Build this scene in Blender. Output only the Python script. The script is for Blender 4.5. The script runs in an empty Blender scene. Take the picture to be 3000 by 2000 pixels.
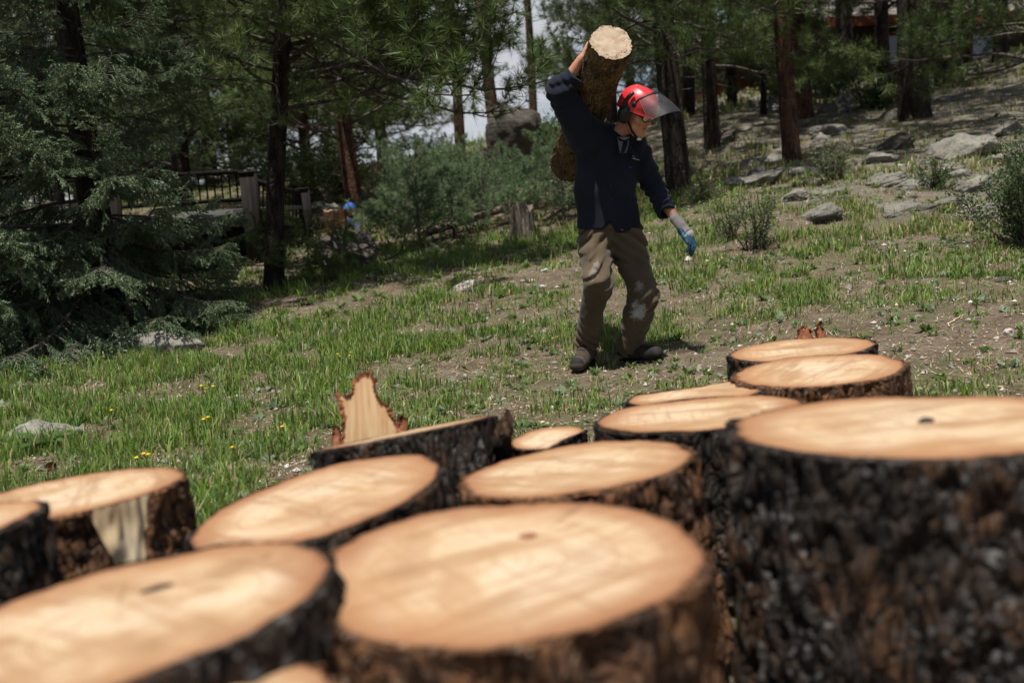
import bpy, math, random
import numpy as np
from mathutils import Vector, Matrix, Quaternion

S = bpy.context.scene
COL = S.collection
PI = math.pi
rad = math.radians

# ------------------------------------------------------------------ camera
CAM = np.array([0.0, 0.0, 1.12])
PITCH, ROLL, FPX = rad(-8.6), rad(3.4), 2917.0      # FPX: focal length in pixels of a 3000 px wide frame
_f = np.array([0, math.cos(PITCH), math.sin(PITCH)])
_r0 = np.array([1.0, 0, 0]); _u0 = np.cross(_r0, _f)
_r = _r0 * math.cos(ROLL) - _u0 * math.sin(ROLL)
_u = _u0 * math.cos(ROLL) + _r0 * math.sin(ROLL)
cd = bpy.data.cameras.new('camera'); cam = bpy.data.objects.new('camera', cd); COL.objects.link(cam)
cd.sensor_width = 36.0; cd.lens = 36.0 * FPX / 3000.0
cd.clip_start = 0.05; cd.clip_end = 2000
cd.dof.use_dof = True; cd.dof.focus_distance = 5.9; cd.dof.aperture_fstop = 2.1
cam.matrix_world = Matrix(((_r[0], _u[0], -_f[0], CAM[0]), (_r[1], _u[1], -_f[1], CAM[1]), (_r[2], _u[2], -_f[2], CAM[2]), (0, 0, 0, 1)))
S.camera = cam

def at(px, py, Y):
    """point of the place that the photograph (3000 x 2000) shows at a pixel, Y metres in front of the camera"""
    d = _f + _r * ((px - 1500) / FPX) - _u * ((py - 1000) / FPX)
    return CAM + d * (Y / d[1])

# ------------------------------------------------------------------ sky and sun
SUN_VEC = np.array([-0.11, -0.23, 1.0]); SUN_VEC /= np.linalg.norm(SUN_VEC)     # towards the sun
w = bpy.data.worlds.new('World'); S.world = w; w.use_nodes = True
nt = w.node_tree; nt.nodes.clear()
sky = nt.nodes.new('ShaderNodeTexSky'); sky.sky_type = 'NISHITA'; sky.sun_disc = False
sky.sun_elevation = math.asin(SUN_VEC[2]); sky.sun_rotation = math.atan2(SUN_VEC[0], SUN_VEC[1])
sky.altitude = 2300; sky.air_density = 1.0; sky.dust_density = 0.3
tc = nt.nodes.new('ShaderNodeTexCoord')
mp = nt.nodes.new('ShaderNodeMapping'); mp.inputs['Scale'].default_value = (1, 1, 2.6); mp.inputs['Location'].default_value = (4.46, 1.8, 0.22)
nz = nt.nodes.new('ShaderNodeTexNoise'); nz.inputs['Scale'].default_value = 2.6; nz.inputs['Detail'].default_value = 6; nz.inputs['Roughness'].default_value = 0.55
cr = nt.nodes.new('ShaderNodeValToRGB'); cr.color_ramp.elements[0].position = 0.47; cr.color_ramp.elements[1].position = 0.62
mx = nt.nodes.new('ShaderNodeMix'); mx.data_type = 'RGBA'; mx.inputs['B'].default_value = (9.0, 9.3, 10.0, 1)
bg = nt.nodes.new('ShaderNodeBackground'); bg.inputs['Strength'].default_value = 0.05
ow = nt.nodes.new('ShaderNodeOutputWorld')
L = nt.links.new
L(tc.outputs['Generated'], mp.inputs['Vector']); L(mp.outputs['Vector'], nz.inputs['Vector']); L(nz.outputs['Fac'], cr.inputs['Fac'])
L(cr.outputs['Color'], mx.inputs['Factor']); L(sky.outputs['Color'], mx.inputs['A']); L(mx.outputs['Result'], bg.inputs['Color']); L(bg.outputs['Background'], ow.inputs['Surface'])
sl = bpy.data.lights.new('sun', 'SUN'); sl.energy = 5.0; sl.angle = rad(0.53); sl.color = (1.0, 0.965, 0.905)
so = bpy.data.objects.new('sun', sl); COL.objects.link(so)
so.rotation_euler = Vector(-SUN_VEC).to_track_quat('-Z', 'Y').to_euler(); so.location = (0, 0, 12)
S.view_settings.view_transform = 'Standard'; S.view_settings.look = 'None'
S.view_settings.exposure = 0.4; S.view_settings.gamma = 1.0; S.view_settings.use_curve_mapping = False
S.render.engine = 'CYCLES'
S.cycles.use_denoising = True
S.cycles.max_bounces = 5; S.cycles.diffuse_bounces = 2; S.cycles.glossy_bounces = 2; S.cycles.transparent_max_bounces = 8; S.cycles.transmission_bounces = 3

# ------------------------------------------------------------------ numpy noise
def _hash(ix, iy, iz, seed):
    h = (ix * 374761393 + iy * 668265263 + iz * 1274126177 + seed * 974711) & 0xffffffff
    h = ((h ^ (h >> 13)) * 1274126177) & 0xffffffff
    h = ((h ^ (h >> 16)) * 2246822519) & 0xffffffff
    h ^= h >> 15
    return (h & 0xffffff).astype(np.float32) / np.float32(0x7fffff) - 1.0
def vnoise(p, seed=0):
    p = np.asarray(p, dtype=np.float64)
    i = np.floor(p).astype(np.int64); f = (p - i).astype(np.float32)
    f = f * f * (3 - 2 * f)
    x, y, z = i[..., 0], i[..., 1], i[..., 2]; fx, fy, fz = f[..., 0], f[..., 1], f[..., 2]
    out = 0
    for dx in (0, 1):
        wx = fx if dx else 1 - fx
        for dy in (0, 1):
            wy = fy if dy else 1 - fy
            for dz in (0, 1):
                wz = fz if dz else 1 - fz
                out = out + wx * wy * wz * _hash(x + dx, y + dy, z + dz, seed)
    return out
def fbm(p, octaves=4, seed=0, gain=0.5):
    p = np.asarray(p, dtype=np.float64); a, s, out = 1.0, 0.0, 0
    for o in range(octaves):
        out = out + a * vnoise(p * (2.03 ** o) + 17.3 * o, seed + o); s += a; a *= gain
    return out / s
def worley(p, seed=0):
    """F1, F2 distances, cell random"""
    p = np.asarray(p, dtype=np.float64); i = np.floor(p).astype(np.int64)
    f1 = np.full(p.shape[:-1], 9.0); f2 = np.full(p.shape[:-1], 9.0); cr_ = np.zeros(p.shape[:-1])
    for dx in (-1, 0, 1):
        for dy in (-1, 0, 1):
            for dz in (-1, 0, 1):
                a, b, c = i[..., 0] + dx, i[..., 1] + dy, i[..., 2] + dz
                q = np.stack([a + .5 + .45 * _hash(a, b, c, seed), b + .5 + .45 * _hash(a, b, c, seed + 1), c + .5 + .45 * _hash(a, b, c, seed + 2)], -1)
                d = np.linalg.norm(p - q, axis=-1)
                new = d < f1
                f2 = np.where(new, f1, np.minimum(f2, d)); cr_ = np.where(new, _hash(a, b, c, seed + 3), cr_); f1 = np.where(new, d, f1)
    return f1, f2, cr_
def smoothstep(a, b, x):
    t = np.clip((x - a) / (b - a), 0, 1); return t * t * (3 - 2 * t)
def nrm(v):
    v = np.asarray(v, dtype=np.float64); return v / np.maximum(np.linalg.norm(v, axis=-1, keepdims=True), 1e-9)

# ------------------------------------------------------------------ objects
def new_obj(name, data, parent=None, loc=None, rot=None, scale=None):
    o = bpy.data.objects.new(name, data); COL.objects.link(o)
    if parent is not None: o.parent = parent
    if loc is not None: o.location = [float(c) for c in loc]
    if rot is not None:
        o.rotation_mode = 'QUATERNION' if isinstance(rot, Quaternion) else 'XYZ'
        if isinstance(rot, Quaternion): o.rotation_quaternion = rot
        else: o.rotation_euler = rot
    if scale is not None: o.scale = (scale,) * 3 if np.isscalar(scale) else scale
    return o
def tag(o, label, cat, group=None, kind=None):
    if label: o['label'] = label
    if cat: o['category'] = cat
    if group: o['group'] = group
    if kind: o['kind'] = kind
    return o
def empty(name, loc, label=None, cat=None, group=None, rz=0.0):
    o = new_obj(name, None, None, loc, (0, 0, rz)); o.empty_display_size = 0.1
    return tag(o, label, cat, group)

class MB:
    """collects vertices and faces, links them as ONE mesh object"""
    def __init__(s): s.v = []; s.f = []; s.n = 0; s.c = []
    def add(s, v, f, m=0, c=None):
        v = np.asarray(v, dtype=np.float32).reshape(-1, 3)
        for ff in (f if isinstance(f, list) and len(f) and isinstance(f[0], np.ndarray) else [np.asarray(f, dtype=np.int64)]):
            s.f.append((ff + s.n, m))
        if c is None: c = np.ones((len(v), 3), dtype=np.float32)
        c = np.asarray(c, dtype=np.float32)
        if c.ndim == 1: c = np.tile(c, (len(v), 1))
        s.v.append(v); s.c.append(c); s.n += len(v)
        return s
    def mesh(s, name, mats, smooth=True, color=False):
        me = bpy.data.meshes.new(name)
        V = np.concatenate(s.v) if s.v else np.zeros((0, 3), np.float32)
        loops, starts, tot, mi = [], [], [], []; k = 0
        for ff, m in s.f:
            n, w_ = ff.shape
            loops.append(ff.reshape(-1)); starts.append(k + np.arange(n) * w_); tot.append(np.full(n, w_)); mi.append(np.full(n, m)); k += n * w_
        loops = np.concatenate(loops).astype(np.int32); starts = np.concatenate(starts).astype(np.int32); mi = np.concatenate(mi).astype(np.int32)
        me.vertices.add(len(V)); me.vertices.foreach_set('co', V.reshape(-1))
        me.loops.add(len(loops)); me.loops.foreach_set('vertex_index', loops)
        me.polygons.add(len(starts)); me.polygons.foreach_set('loop_start', starts)
        me.polygons.foreach_set('material_index', mi)
        me.polygons.foreach_set('use_smooth', np.full(len(starts), smooth, dtype=bool))
        for m in (mats if isinstance(mats, (list, tuple)) else [mats]): me.materials.append(m)
        if color:
            C = np.concatenate(s.c); C = np.concatenate([C, np.ones((len(C), 1), np.float32)], 1)
            a = me.color_attributes.new('tint', 'FLOAT_COLOR', 'POINT'); a.data.foreach_set('color', C.reshape(-1).astype(np.float32))
        me.update(calc_edges=True); me.validate()
        return me
    def build(s, name, mats, parent=None, loc=None, rot=None, smooth=True, color=False):
        return new_obj(name, s.mesh(name, mats, smooth, color), parent, loc, rot)

def box_geo(c, size, rot=None):
    c = np.asarray(c, float); h = np.asarray(size, float) / 2
    v = np.array([[x, y, z] for x in (-1, 1) for y in (-1, 1) for z in (-1, 1)], float) * h
    if rot is not None: v = v @ np.asarray(rot, float).T
    f = np.array([[0, 1, 3, 2], [4, 6, 7, 5], [0, 4, 5, 1], [2, 3, 7, 6], [0, 2, 6, 4], [1, 5, 7, 3]])
    return v + c, f
def tube_geo(pts, radii, n=8, cap=True, jitter=0.0, rng=None):
    pts = np.asarray(pts, float); m = len(pts); radii = np.broadcast_to(np.asarray(radii, float), (m,))
    t = np.gradient(pts, axis=0) if m > 2 else np.repeat((pts[1:] - pts[:1]), 2, 0)
    t = nrm(t); ref = np.array([0, 0, 1.0]) if abs(t[0][2]) < .9 else np.array([1.0, 0, 0])
    V = []
    a = np.arange(n) * 2 * PI / n
    u = np.cross(t[0], ref); u /= np.linalg.norm(u)
    for i in range(m):
        u = u - t[i] * np.dot(u, t[i]); u /= max(np.linalg.norm(u), 1e-9); b = np.cross(t[i], u)
        r = radii[i] * (1 + (jitter * rng.normal(size=n) if rng is not None else 0))
        V.append(pts[i] + (np.cos(a) * r)[:, None] * u + (np.sin(a) * r)[:, None] * b)
    V = np.concatenate(V)
    i = np.arange(m - 1)[:, None] * n; j = np.arange(n)[None]; jn = (j + 1) % n
    F = np.stack([i + j, i + jn, i + n + jn, i + n + j], -1).reshape(-1, 4)
    fs = [F]
    if cap:
        V = np.concatenate([V, pts[:1], pts[-1:]]); c0, c1 = len(V) - 2, len(V) - 1; k = np.arange(n)
        fs.append(np.stack([np.full(n, c0), (k + 1) % n, k], -1)); o = (m - 1) * n
        fs.append(np.stack([np.full(n, c1), o + k, o + (k + 1) % n], -1))
    return V, fs
def grid_faces(nu, nv, wrap_u=False):
    iu = np.arange(nu if wrap_u else nu - 1); iv = np.arange(nv - 1)
    a, b = np.meshgrid(iu, iv, indexing='ij'); a2 = (a + 1) % nu
    return np.stack([a * nv + b, a2 * nv + b, a2 * nv + b + 1, a * nv + b + 1], -1).reshape(-1, 4)

# ------------------------------------------------------------------ materials
class NT:
    def __init__(s, name):
        s.m = bpy.data.materials.new(name); s.m.use_nodes = True; s.t = s.m.node_tree; s.t.nodes.clear()
        s.out = s.t.nodes.new('ShaderNodeOutputMaterial')
    def n(s, typ, **kw):
        nd = s.t.nodes.new('ShaderNode' + typ)
        for k, v in kw.items():
            if k.startswith('_'): setattr(nd, k[1:], v)
            else:
                key = k.replace('__', ' ')
                inp = nd.inputs[int(key[1:])] if key[0] == 'i' and key[1:].isdigit() else nd.inputs[key]
                if hasattr(v, 'is_output') or isinstance(v, bpy.types.NodeSocket): s.t.links.new(v, inp)
                else: inp.default_value = v
        return nd
    def coord(s, kind='Object', scale=(1, 1, 1), rnd=0.0, rot=(0, 0, 0)):
        c = s.n('TexCoord').outputs[kind]
        if rnd:
            r = s.n('ObjectInfo').outputs['Random']; q = s.n('Math', _operation='MULTIPLY', i0=r, i1=rnd).outputs[0]
            c = s.n('VectorMath', _operation='ADD', i0=c, i1=q).outputs[0]
        return s.n('Mapping', Vector=c, Scale=scale, Rotation=rot).outputs[0]
    def noise(s, vec, scale, detail=4, rough=.55, dist=0.0):
        return s.n('TexNoise', Vector=vec, Scale=scale, Detail=detail, Roughness=rough, Distortion=dist).outputs['Fac']
    def ramp(s, fac, stops, interp='LINEAR'):
        r = s.n('ValToRGB', Fac=fac); e = r.color_ramp; e.interpolation = interp
        while len(e.elements) < len(stops): e.elements.new(0.5)
        for el, (p, c) in zip(e.elements, stops):
            el.position = p; el.color = (c, c, c, 1) if np.isscalar(c) else (*c, 1)
        return r.outputs['Color']
    def mix(s, fac, a, b, blend='MIX'):
        nd = s.n('Mix', _data_type='RGBA', _blend_type=blend)
        for sock, v in ((nd.inputs[0], fac), (nd.inputs[6], a), (nd.inputs[7], b)):
            if isinstance(v, bpy.types.NodeSocket): s.t.links.new(v, sock)
            else: sock.default_value = v if np.isscalar(v) else (*v, 1)
        return nd.outputs[2]
    def math(s, op, a, b=0.0, clamp=False):
        return s.n('Math', _operation=op, _use_clamp=clamp, i0=a, i1=b).outputs[0]
    def bump(s, h, strength=.5, dist=.01, normal=None):
        kw = dict(Height=h, Strength=strength, Distance=dist)
        if normal is not None: kw['Normal'] = normal
        return s.n('Bump', **kw).outputs[0]
    def pbr(s, color, rough=.8, normal=None, spec=.3, metal=0.0, **kw):
        a = dict(Roughness=rough, Metallic=metal); a['Specular__IOR__Level'] = spec
        a['Base__Color'] = color if isinstance(color, bpy.types.NodeSocket) else (*color, 1)
        if normal is not None: a['Normal'] = normal
        a.update(kw)
        b = s.n('BsdfPrincipled', **a); s.t.links.new(b.outputs[0], s.out.inputs[0]); return s.m
    def leaf(s, color, rough=.6, trans=.35, spec=.25, tcol=None):
        b = s.n('BsdfPrincipled', Roughness=rough, Specular__IOR__Level=spec); t = s.n('BsdfTranslucent')
        for sock in (b.inputs['Base Color'], t.inputs['Color']):
            if isinstance(color, bpy.types.NodeSocket): s.t.links.new(color, sock)
            else: sock.default_value = (*color, 1)
        mxs = s.n('MixShader', Fac=trans); s.t.links.new(b.outputs[0], mxs.inputs[1]); s.t.links.new(t.outputs[0], mxs.inputs[2])
        s.t.links.new(mxs.outputs[0], s.out.inputs[0]); return s.m
M = {}
# ------------------------------------------------------------------ material library
def tint_of(m): return m.n('Attribute', _attribute_name='tint').outputs['Color']

m = NT('ground'); v = m.coord('Object')
big = m.noise(v, 0.9, 5); mid = m.noise(v, 6, 6, .6); fine = m.noise(v, 45, 6, .7)
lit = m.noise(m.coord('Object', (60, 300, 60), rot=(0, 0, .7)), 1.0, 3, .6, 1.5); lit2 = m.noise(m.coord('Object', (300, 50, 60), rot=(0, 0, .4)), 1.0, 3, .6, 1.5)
c = m.ramp(mid, [(.3, (.085, .058, .04)), (.48, (.165, .128, .09)), (.62, (.25, .20, .145)), (.8, (.34, .285, .215))])
c = m.mix(m.ramp(big, [(.42, 0.0), (.62, .55)]), c, (.19, .15, .12))
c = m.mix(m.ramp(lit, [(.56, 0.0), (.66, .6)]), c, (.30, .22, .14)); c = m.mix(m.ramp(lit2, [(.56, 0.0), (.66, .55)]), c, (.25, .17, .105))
c = m.mix(m.ramp(fine, [(.3, .75), (.55, 0.0)]), c, (.06, .042, .03))
c = m.mix(m.ramp(m.noise(v, 1.7, 4), [(.46, 0.0), (.64, .45)]), c, (.085, .115, .035))
_x = m.n('SeparateXYZ', Vector=v); stony = m.math('MULTIPLY', m.n('MapRange', Value=_x.outputs[0], i1=1.8, i2=4.5).outputs[0], m.n('MapRange', Value=_x.outputs[1], i1=8.0, i2=10.5).outputs[0])      # thin soil over rock on the right slope
c = m.mix(m.math('MULTIPLY', stony, m.ramp(m.noise(v, 3.2, 5, .65), [(.38, .15), (.58, .8)])), c, m.mix(m.ramp(m.noise(v, 11, 5, .7), [(.4, 0.0), (.6, 1.0)]), (.13, .125, .10), (.25, .24, .205)))
h = m.math('ADD', m.math('MULTIPLY', fine, .5), m.math('ADD', mid, m.math('MULTIPLY', lit, .4)))
M['ground'] = m.pbr(c, .95, m.bump(h, .9, .03), .1)

m = NT('grass'); M['grass'] = m.leaf(tint_of(m), .5, .35, .3)
m = NT('litter'); M['litter'] = m.pbr(tint_of(m), .8, None, .2)

def rock_mat(name, a, b, lichen, lam=.3):
    m = NT(name); v = m.coord('Object', rnd=30)
    n1 = m.noise(v, 3, 6, .65); n2 = m.noise(v, 24, 5, .7); n3 = m.noise(v, 9, 5, .7)
    vs = m.coord('Object', (2, 2, 14), rnd=30, rot=(.25, .1, 0)); st = m.noise(vs, 1.5, 5, .6)
    c = m.mix(m.ramp(n1, [(.35, 0.0), (.65, 1.0)]), a, b)
    c = m.mix(m.ramp(st, [(.5, 0.0), (.7, .5)]), c, (.10, .085, .075))
    c = m.mix(m.ramp(n3, [(.5, 0.0), (.62, lam)]), c, lichen)
    c = m.mix(m.ramp(n2, [(.32, .7), (.48, 0.0)]), c, (.05, .045, .04))
    h = m.math('ADD', m.math('MULTIPLY', n2, .5), m.math('ADD', n3, st))
    return m.pbr(c, .95, m.bump(h, .9, .03), .15)
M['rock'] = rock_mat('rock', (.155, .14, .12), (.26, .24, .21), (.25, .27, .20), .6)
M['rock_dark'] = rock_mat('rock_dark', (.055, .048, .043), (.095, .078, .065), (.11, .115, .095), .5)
M['pebble'] = rock_mat('pebble', (.50, .43, .38), (.62, .58, .54), (.42, .30, .24), .35)

m = NT('cut_wood'); v = m.coord('Object', rnd=9)
_ang = m.math('MULTIPLY', m.n('ObjectInfo').outputs['Random'], 6.28)
def rotd(scale): return m.n('Mapping', Vector=m.n('VectorRotate', _rotation_type='Z_AXIS', Vector=m.n('TexCoord').outputs['Object'], Angle=_ang).outputs[0], Scale=scale, Location=(3.1, 1.7, 0)).outputs[0]
o = m.n('TexCoord').outputs['Object']
r0 = m.n('ObjectInfo').outputs['Random']
wob = m.noise(v, 5, 3); wv = m.n('VectorMath', _operation='LENGTH', i0=m.n('VectorMath', _operation='ADD', i0=o, i1=m.n('CombineXYZ', X=m.math('MULTIPLY', m.math('SUBTRACT', r0, .5), .12), Y=m.math('MULTIPLY', m.math('SUBTRACT', wob, .5), .05)).outputs[0]).outputs[0]).outputs['Value']
ring = m.math('SINE', m.math('MULTIPLY', m.math('ADD', wv, m.math('MULTIPLY', wob, .01)), 900.0))
ring2 = m.noise(m.n('CombineXYZ', X=m.math('MULTIPLY', wv, 40.0)).outputs[0], 1.0, 3)
str1 = m.noise(rotd((2.6, 15, 1)), 1.0, 5, .62, 1.1)
str2 = m.noise(rotd((70, 3, 1)), 1.0, 3)
bl = m.noise(v, 4.2, 4, .5, .8)
c = m.ramp(bl, [(.30, (.31, .185, .10)), (.42, (.43, .285, .16)), (.53, (.53, .40, .255)), (.72, (.57, .465, .335))])
c = m.mix(m.ramp(str1, [(.50, 0.0), (.62, .7)]), c, (.27, .145, .07))
c = m.mix(m.ramp(str1, [(.32, .35), (.44, 0.0)]), c, (.56, .475, .37))
c = m.mix(m.ramp(str2, [(.52, 0.0), (.68, .5)]), c, (.33, .20, .11))
c = m.mix(m.math('MULTIPLY', m.math('ADD', ring, 1.0), .16), c, (.28, .155, .08))
c = m.mix(m.ramp(ring2, [(.5, 0.0), (.68, .5)]), c, (.32, .185, .10))
edge = m.n('Attribute', _attribute_name='tint').outputs['Fac']
c = m.mix(m.math('MULTIPLY', m.ramp(m.math('ADD', edge, m.math('MULTIPLY', m.math('SUBTRACT', m.noise(v, 3.2, 4, .6, .6), .5), 1.3)), [(.55, 0.0), (1.1, 1.0)]), .7), c, (.35, .185, .085))
c = m.mix(m.math('MULTIPLY', m.ramp(m.math('ADD', edge, m.math('MULTIPLY', m.math('SUBTRACT', bl, .5), .35)), [(.74, 0.0), (.97, .9)]), .9), c, (.25, .11, .05))
rs = m.n('SeparateXYZ', Vector=m.n('VectorRotate', _rotation_type='Z_AXIS', Vector=o, Angle=_ang).outputs[0]); ath = m.math('ARCTAN2', rs.outputs[1], rs.outputs[0])
chk = m.noise(m.n('CombineXYZ', X=m.math('MULTIPLY', ath, 7.0), Y=m.math('MULTIPLY', wv, 2.2), Z=r0).outputs[0], 1.0, 3, .5)
c = m.mix(m.ramp(chk, [(.66, 0.0), (.72, .65)]), c, (.20, .11, .06))
c = m.mix(m.ramp(m.noise(v, 13, 3), [(.70, 0.0), (.76, .75)]), c, (.18, .09, .045))
c = m.mix(m.ramp(m.math('ADD', edge, m.math('MULTIPLY', m.math('SUBTRACT', m.noise(v, 30, 3), .5), .04)), [(.955, 0.0), (.985, .85)]), c, (.15, .065, .03))
M['cut_wood'] = m.pbr(c, .75, m.bump(m.math('ADD', m.math('MULTIPLY', str2, .5), m.noise(v, 120, 3)), .35, .003), .25)

m = NT('split_wood'); v = m.coord('Object', (1, 1, .25), rnd=9)
n1 = m.noise(v, 14, 5, .6); n2 = m.noise(v, 60, 4)
c = m.ramp(n1, [(.3, (.48, .30, .15)), (.5, (.66, .49, .29)), (.7, (.76, .62, .42))])
M['split_wood'] = m.pbr(c, .8, m.bump(m.math('ADD', n1, m.math('MULTIPLY', n2, .4)), .6, .006), .2)

def bark_mat(name, dark, plate, warm, fleck, zs=.35, sc=1.0, warm_at=.55, fleck_at=.60, famt=.8):
    m = NT(name); v = m.coord('Object', (sc, sc, sc * zs), rnd=13); v2 = m.coord('Object', (sc, sc, sc), rnd=7)
    w1 = m.n('TexVoronoi', Vector=m.n('VectorMath', _operation='ADD', i0=v, i1=m.n('VectorMath', _operation='SCALE', i0=m.n('TexNoise', Vector=v, Scale=9.0).outputs['Color'], Scale=.16).outputs[0]).outputs[0], Scale=34.0, _feature='DISTANCE_TO_EDGE').outputs['Distance']
    n1 = m.noise(v, 22, 6, .65); n2 = m.noise(v2, 60, 5, .7); n3 = m.noise(v2, 7, 4, .6); n4 = m.noise(v2, 52, 4, .6, .5)
    c = m.mix(m.ramp(n1, [(.36, 0.0), (.62, 1.0)]), dark, plate)
    c = m.mix(m.ramp(n3, [(warm_at - .1, 0.0), (warm_at + .12, .9)]), c, m.mix(m.ramp(n2, [(.35, 0.0), (.65, 1.0)]), plate, warm))
    c = m.mix(m.math('MULTIPLY', m.ramp(w1, [(.0, .9), (.13, 0.0)]), m.ramp(n1, [(.4, 1.0), (.6, .1)])), c, dark)
    c = m.mix(m.math('MULTIPLY', m.ramp(n4, [(fleck_at - .02, 0.0), (fleck_at + .05, famt)]), m.ramp(m.noise(v2, 5, 3), [(.42, .15), (.55, 1.0)])), c, fleck)
    h = m.math('ADD', m.ramp(w1, [(0.0, 0.0), (.16, 1.0)]), m.math('ADD', n1, m.math('MULTIPLY', n2, .6)))
    return m.pbr(c, .92, m.bump(h, .9, .012), .15)
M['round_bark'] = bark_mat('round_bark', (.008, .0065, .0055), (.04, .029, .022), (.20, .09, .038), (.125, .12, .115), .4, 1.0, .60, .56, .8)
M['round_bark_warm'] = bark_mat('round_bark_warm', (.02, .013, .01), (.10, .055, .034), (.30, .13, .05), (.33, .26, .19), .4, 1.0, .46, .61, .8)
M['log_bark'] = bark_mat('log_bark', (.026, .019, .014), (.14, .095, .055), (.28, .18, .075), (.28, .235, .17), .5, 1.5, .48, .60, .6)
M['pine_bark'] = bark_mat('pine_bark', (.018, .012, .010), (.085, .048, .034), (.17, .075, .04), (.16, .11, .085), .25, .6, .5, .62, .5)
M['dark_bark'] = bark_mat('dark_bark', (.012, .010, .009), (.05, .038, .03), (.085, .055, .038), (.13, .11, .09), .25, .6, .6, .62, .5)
M['grey_wood'] = bark_mat('grey_wood', (.06, .045, .035), (.24, .20, .165), (.30, .22, .15), (.40, .37, .33), .12, .8, .55, .58, .6)
m = NT('branch_bark'); v = m.coord('Object'); M['branch_bark'] = m.pbr(m.ramp(m.noise(v, 30, 4), [(.35, (.035, .028, .022)), (.65, (.13, .11, .095))]), .9, None, .1)
m = NT('shard_wood'); v = m.coord('Object', (1, 1, .08), rnd=9); n1 = m.noise(v, 70, 5, .6); M['shard_wood'] = m.pbr(m.ramp(n1, [(.3, (.36, .20, .09)), (.5, (.48, .31, .16)), (.7, (.54, .40, .24))]), .8, m.bump(n1, .6, .006), .2)
m = NT('inner_bark'); v = m.coord('Object', rnd=5); n1 = m.noise(v, 40, 5, .7)
M['inner_bark'] = m.pbr(m.ramp(n1, [(.3, (.10, .035, .018)), (.55, (.30, .11, .05)), (.75, (.46, .24, .13))]), .85, m.bump(n1, .9, .01), .2)

def needle_mat(name, a, b, trans=.22):
    m = NT(name); r = m.n('ObjectInfo').outputs['Random']; v = m.coord('Object', rnd=11)
    n = m.noise(v, 4, 3); f = m.math('ADD', m.math('MULTIPLY', r, .35), m.math('MULTIPLY', n, .65))
    return m.leaf(m.mix(m.ramp(f, [(.25, 0.0), (.75, 1.0)]), a, b), .5, trans, .35)
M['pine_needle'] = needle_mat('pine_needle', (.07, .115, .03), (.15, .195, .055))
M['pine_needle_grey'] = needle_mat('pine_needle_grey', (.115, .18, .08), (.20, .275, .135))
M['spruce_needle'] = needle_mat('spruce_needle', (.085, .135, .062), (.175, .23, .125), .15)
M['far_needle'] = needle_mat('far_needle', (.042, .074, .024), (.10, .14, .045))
m = NT('spruce_bud'); M['spruce_bud'] = m.pbr((.32, .13, .06), .7)
m = NT('leaf'); M['leaf'] = m.leaf(tint_of(m), .5, .35, .3)
m = NT('flower_yellow'); M['flower_yellow'] = m.pbr((.75, .50, .02), .7)
# ------------------------------------------------------------------ the lie of the land
_gp = [at(1800, 1090, 6.2), at(1700, 1100, 6.0), at(500, 1095, 6.7), at(50, 1120, 6.4), at(800, 855, 10), at(1130, 800, 9.6), at(1540, 715, 12), at(1300, 720, 12),
       at(1500, 470, 22), at(1400, 420, 26), at(1050, 640, 17), at(900, 700, 14.5), at(2330, 470, 14), at(2210, 545, 11.2), at(2350, 600, 10), at(2680, 345, 18), at(2770, 265, 24),
       at(2700, 225, 30), at(2900, 760, 7.6), at(2980, 600, 9.5), at(2850, 470, 12.5), at(2980, 1100, 4.5), at(2150, 760, 8.4), at(2000, 560, 13), at(1990, 600, 12.5), at(2120, 330, 22), at(2550, 250, 27),
       at(1900, 1300, 4.4) * [1, 1, 0] , at(300, 1330, 4.6), at(1000, 1180, 5.2), at(2500, 960, 5.6), at(2600, 860, 6.6), at(1350, 920, 7.8)]
_gp = [np.array(p) for p in _gp]
_gp += [np.array(p, float) for p in [(0, 1.2, .03), (-1.5, 1.5, 0), (1.2, 1.5, .05), (0, 2.6, .0), (1.2, 3.3, .02), (-2, 3.0, -.02), (0, -3, 0), (-6, 0, -.2), (6, 0, .5), (-9, 8, -.2), (-12, 15, .3), (-6, 20, 1.2), (-12, 30, 1.6), (0, 34, 2.2),
        (0, 48, -1), (14, 24, 3.7), (16, 38, 5.0), (8, 34, 3.9), (-20, 48, 0), (22, 55, 4), (9, 12, 1.6), (14, 8, 2.0), (30, 20, 6), (-30, 10, 0), (-30, -10, -1), (30, -10, 3), (0, -20, -.5)]]
_gp = np.array(_gp)
def _rbf(r): return np.sqrt(r * r + 1.0)
def _fit():
    P = _gp[:, :2]; n = len(P); A = _rbf(np.linalg.norm(P[:, None] - P[None], axis=-1)) + .15 * np.eye(n) * -1
    T = np.c_[np.ones(n), P]; K = np.block([[A, T], [T.T, np.zeros((3, 3))]])
    return np.linalg.solve(K, np.r_[_gp[:, 2], 0, 0, 0])
_gw = _fit()
def gz_smooth(x, y):
    x = np.asarray(x, float); y = np.asarray(y, float); sh = x.shape; q = np.c_[x.ravel(), y.ravel()]
    out = np.zeros(len(q)); P = _gp[:, :2]; n = len(P)
    for s0 in range(0, len(q), 20000):
        b = q[s0:s0 + 20000]
        out[s0:s0 + 20000] = _rbf(np.linalg.norm(b[:, None] - P[None], axis=-1)) @ _gw[:n] + _gw[n] + b @ _gw[n + 1:]
    return out.reshape(sh)
def gz(x, y):
    x = np.asarray(x, float); y = np.asarray(y, float); z0 = np.zeros_like(x)
    d = np.clip((np.hypot(x, y) - 1) / 6, 0, 1.5)
    z = gz_smooth(x, y)
    far = smoothstep(45, 90, np.hypot(x, y)); z = z * (1 - far) + (-3.0) * far
    return z + .035 * d * fbm(np.stack([x * .9, y * .9, z0], -1), 3, 5) + .014 * fbm(np.stack([x * 4, y * 4, z0], -1), 3, 9) * np.clip(d + .3, 0, 1)
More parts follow.
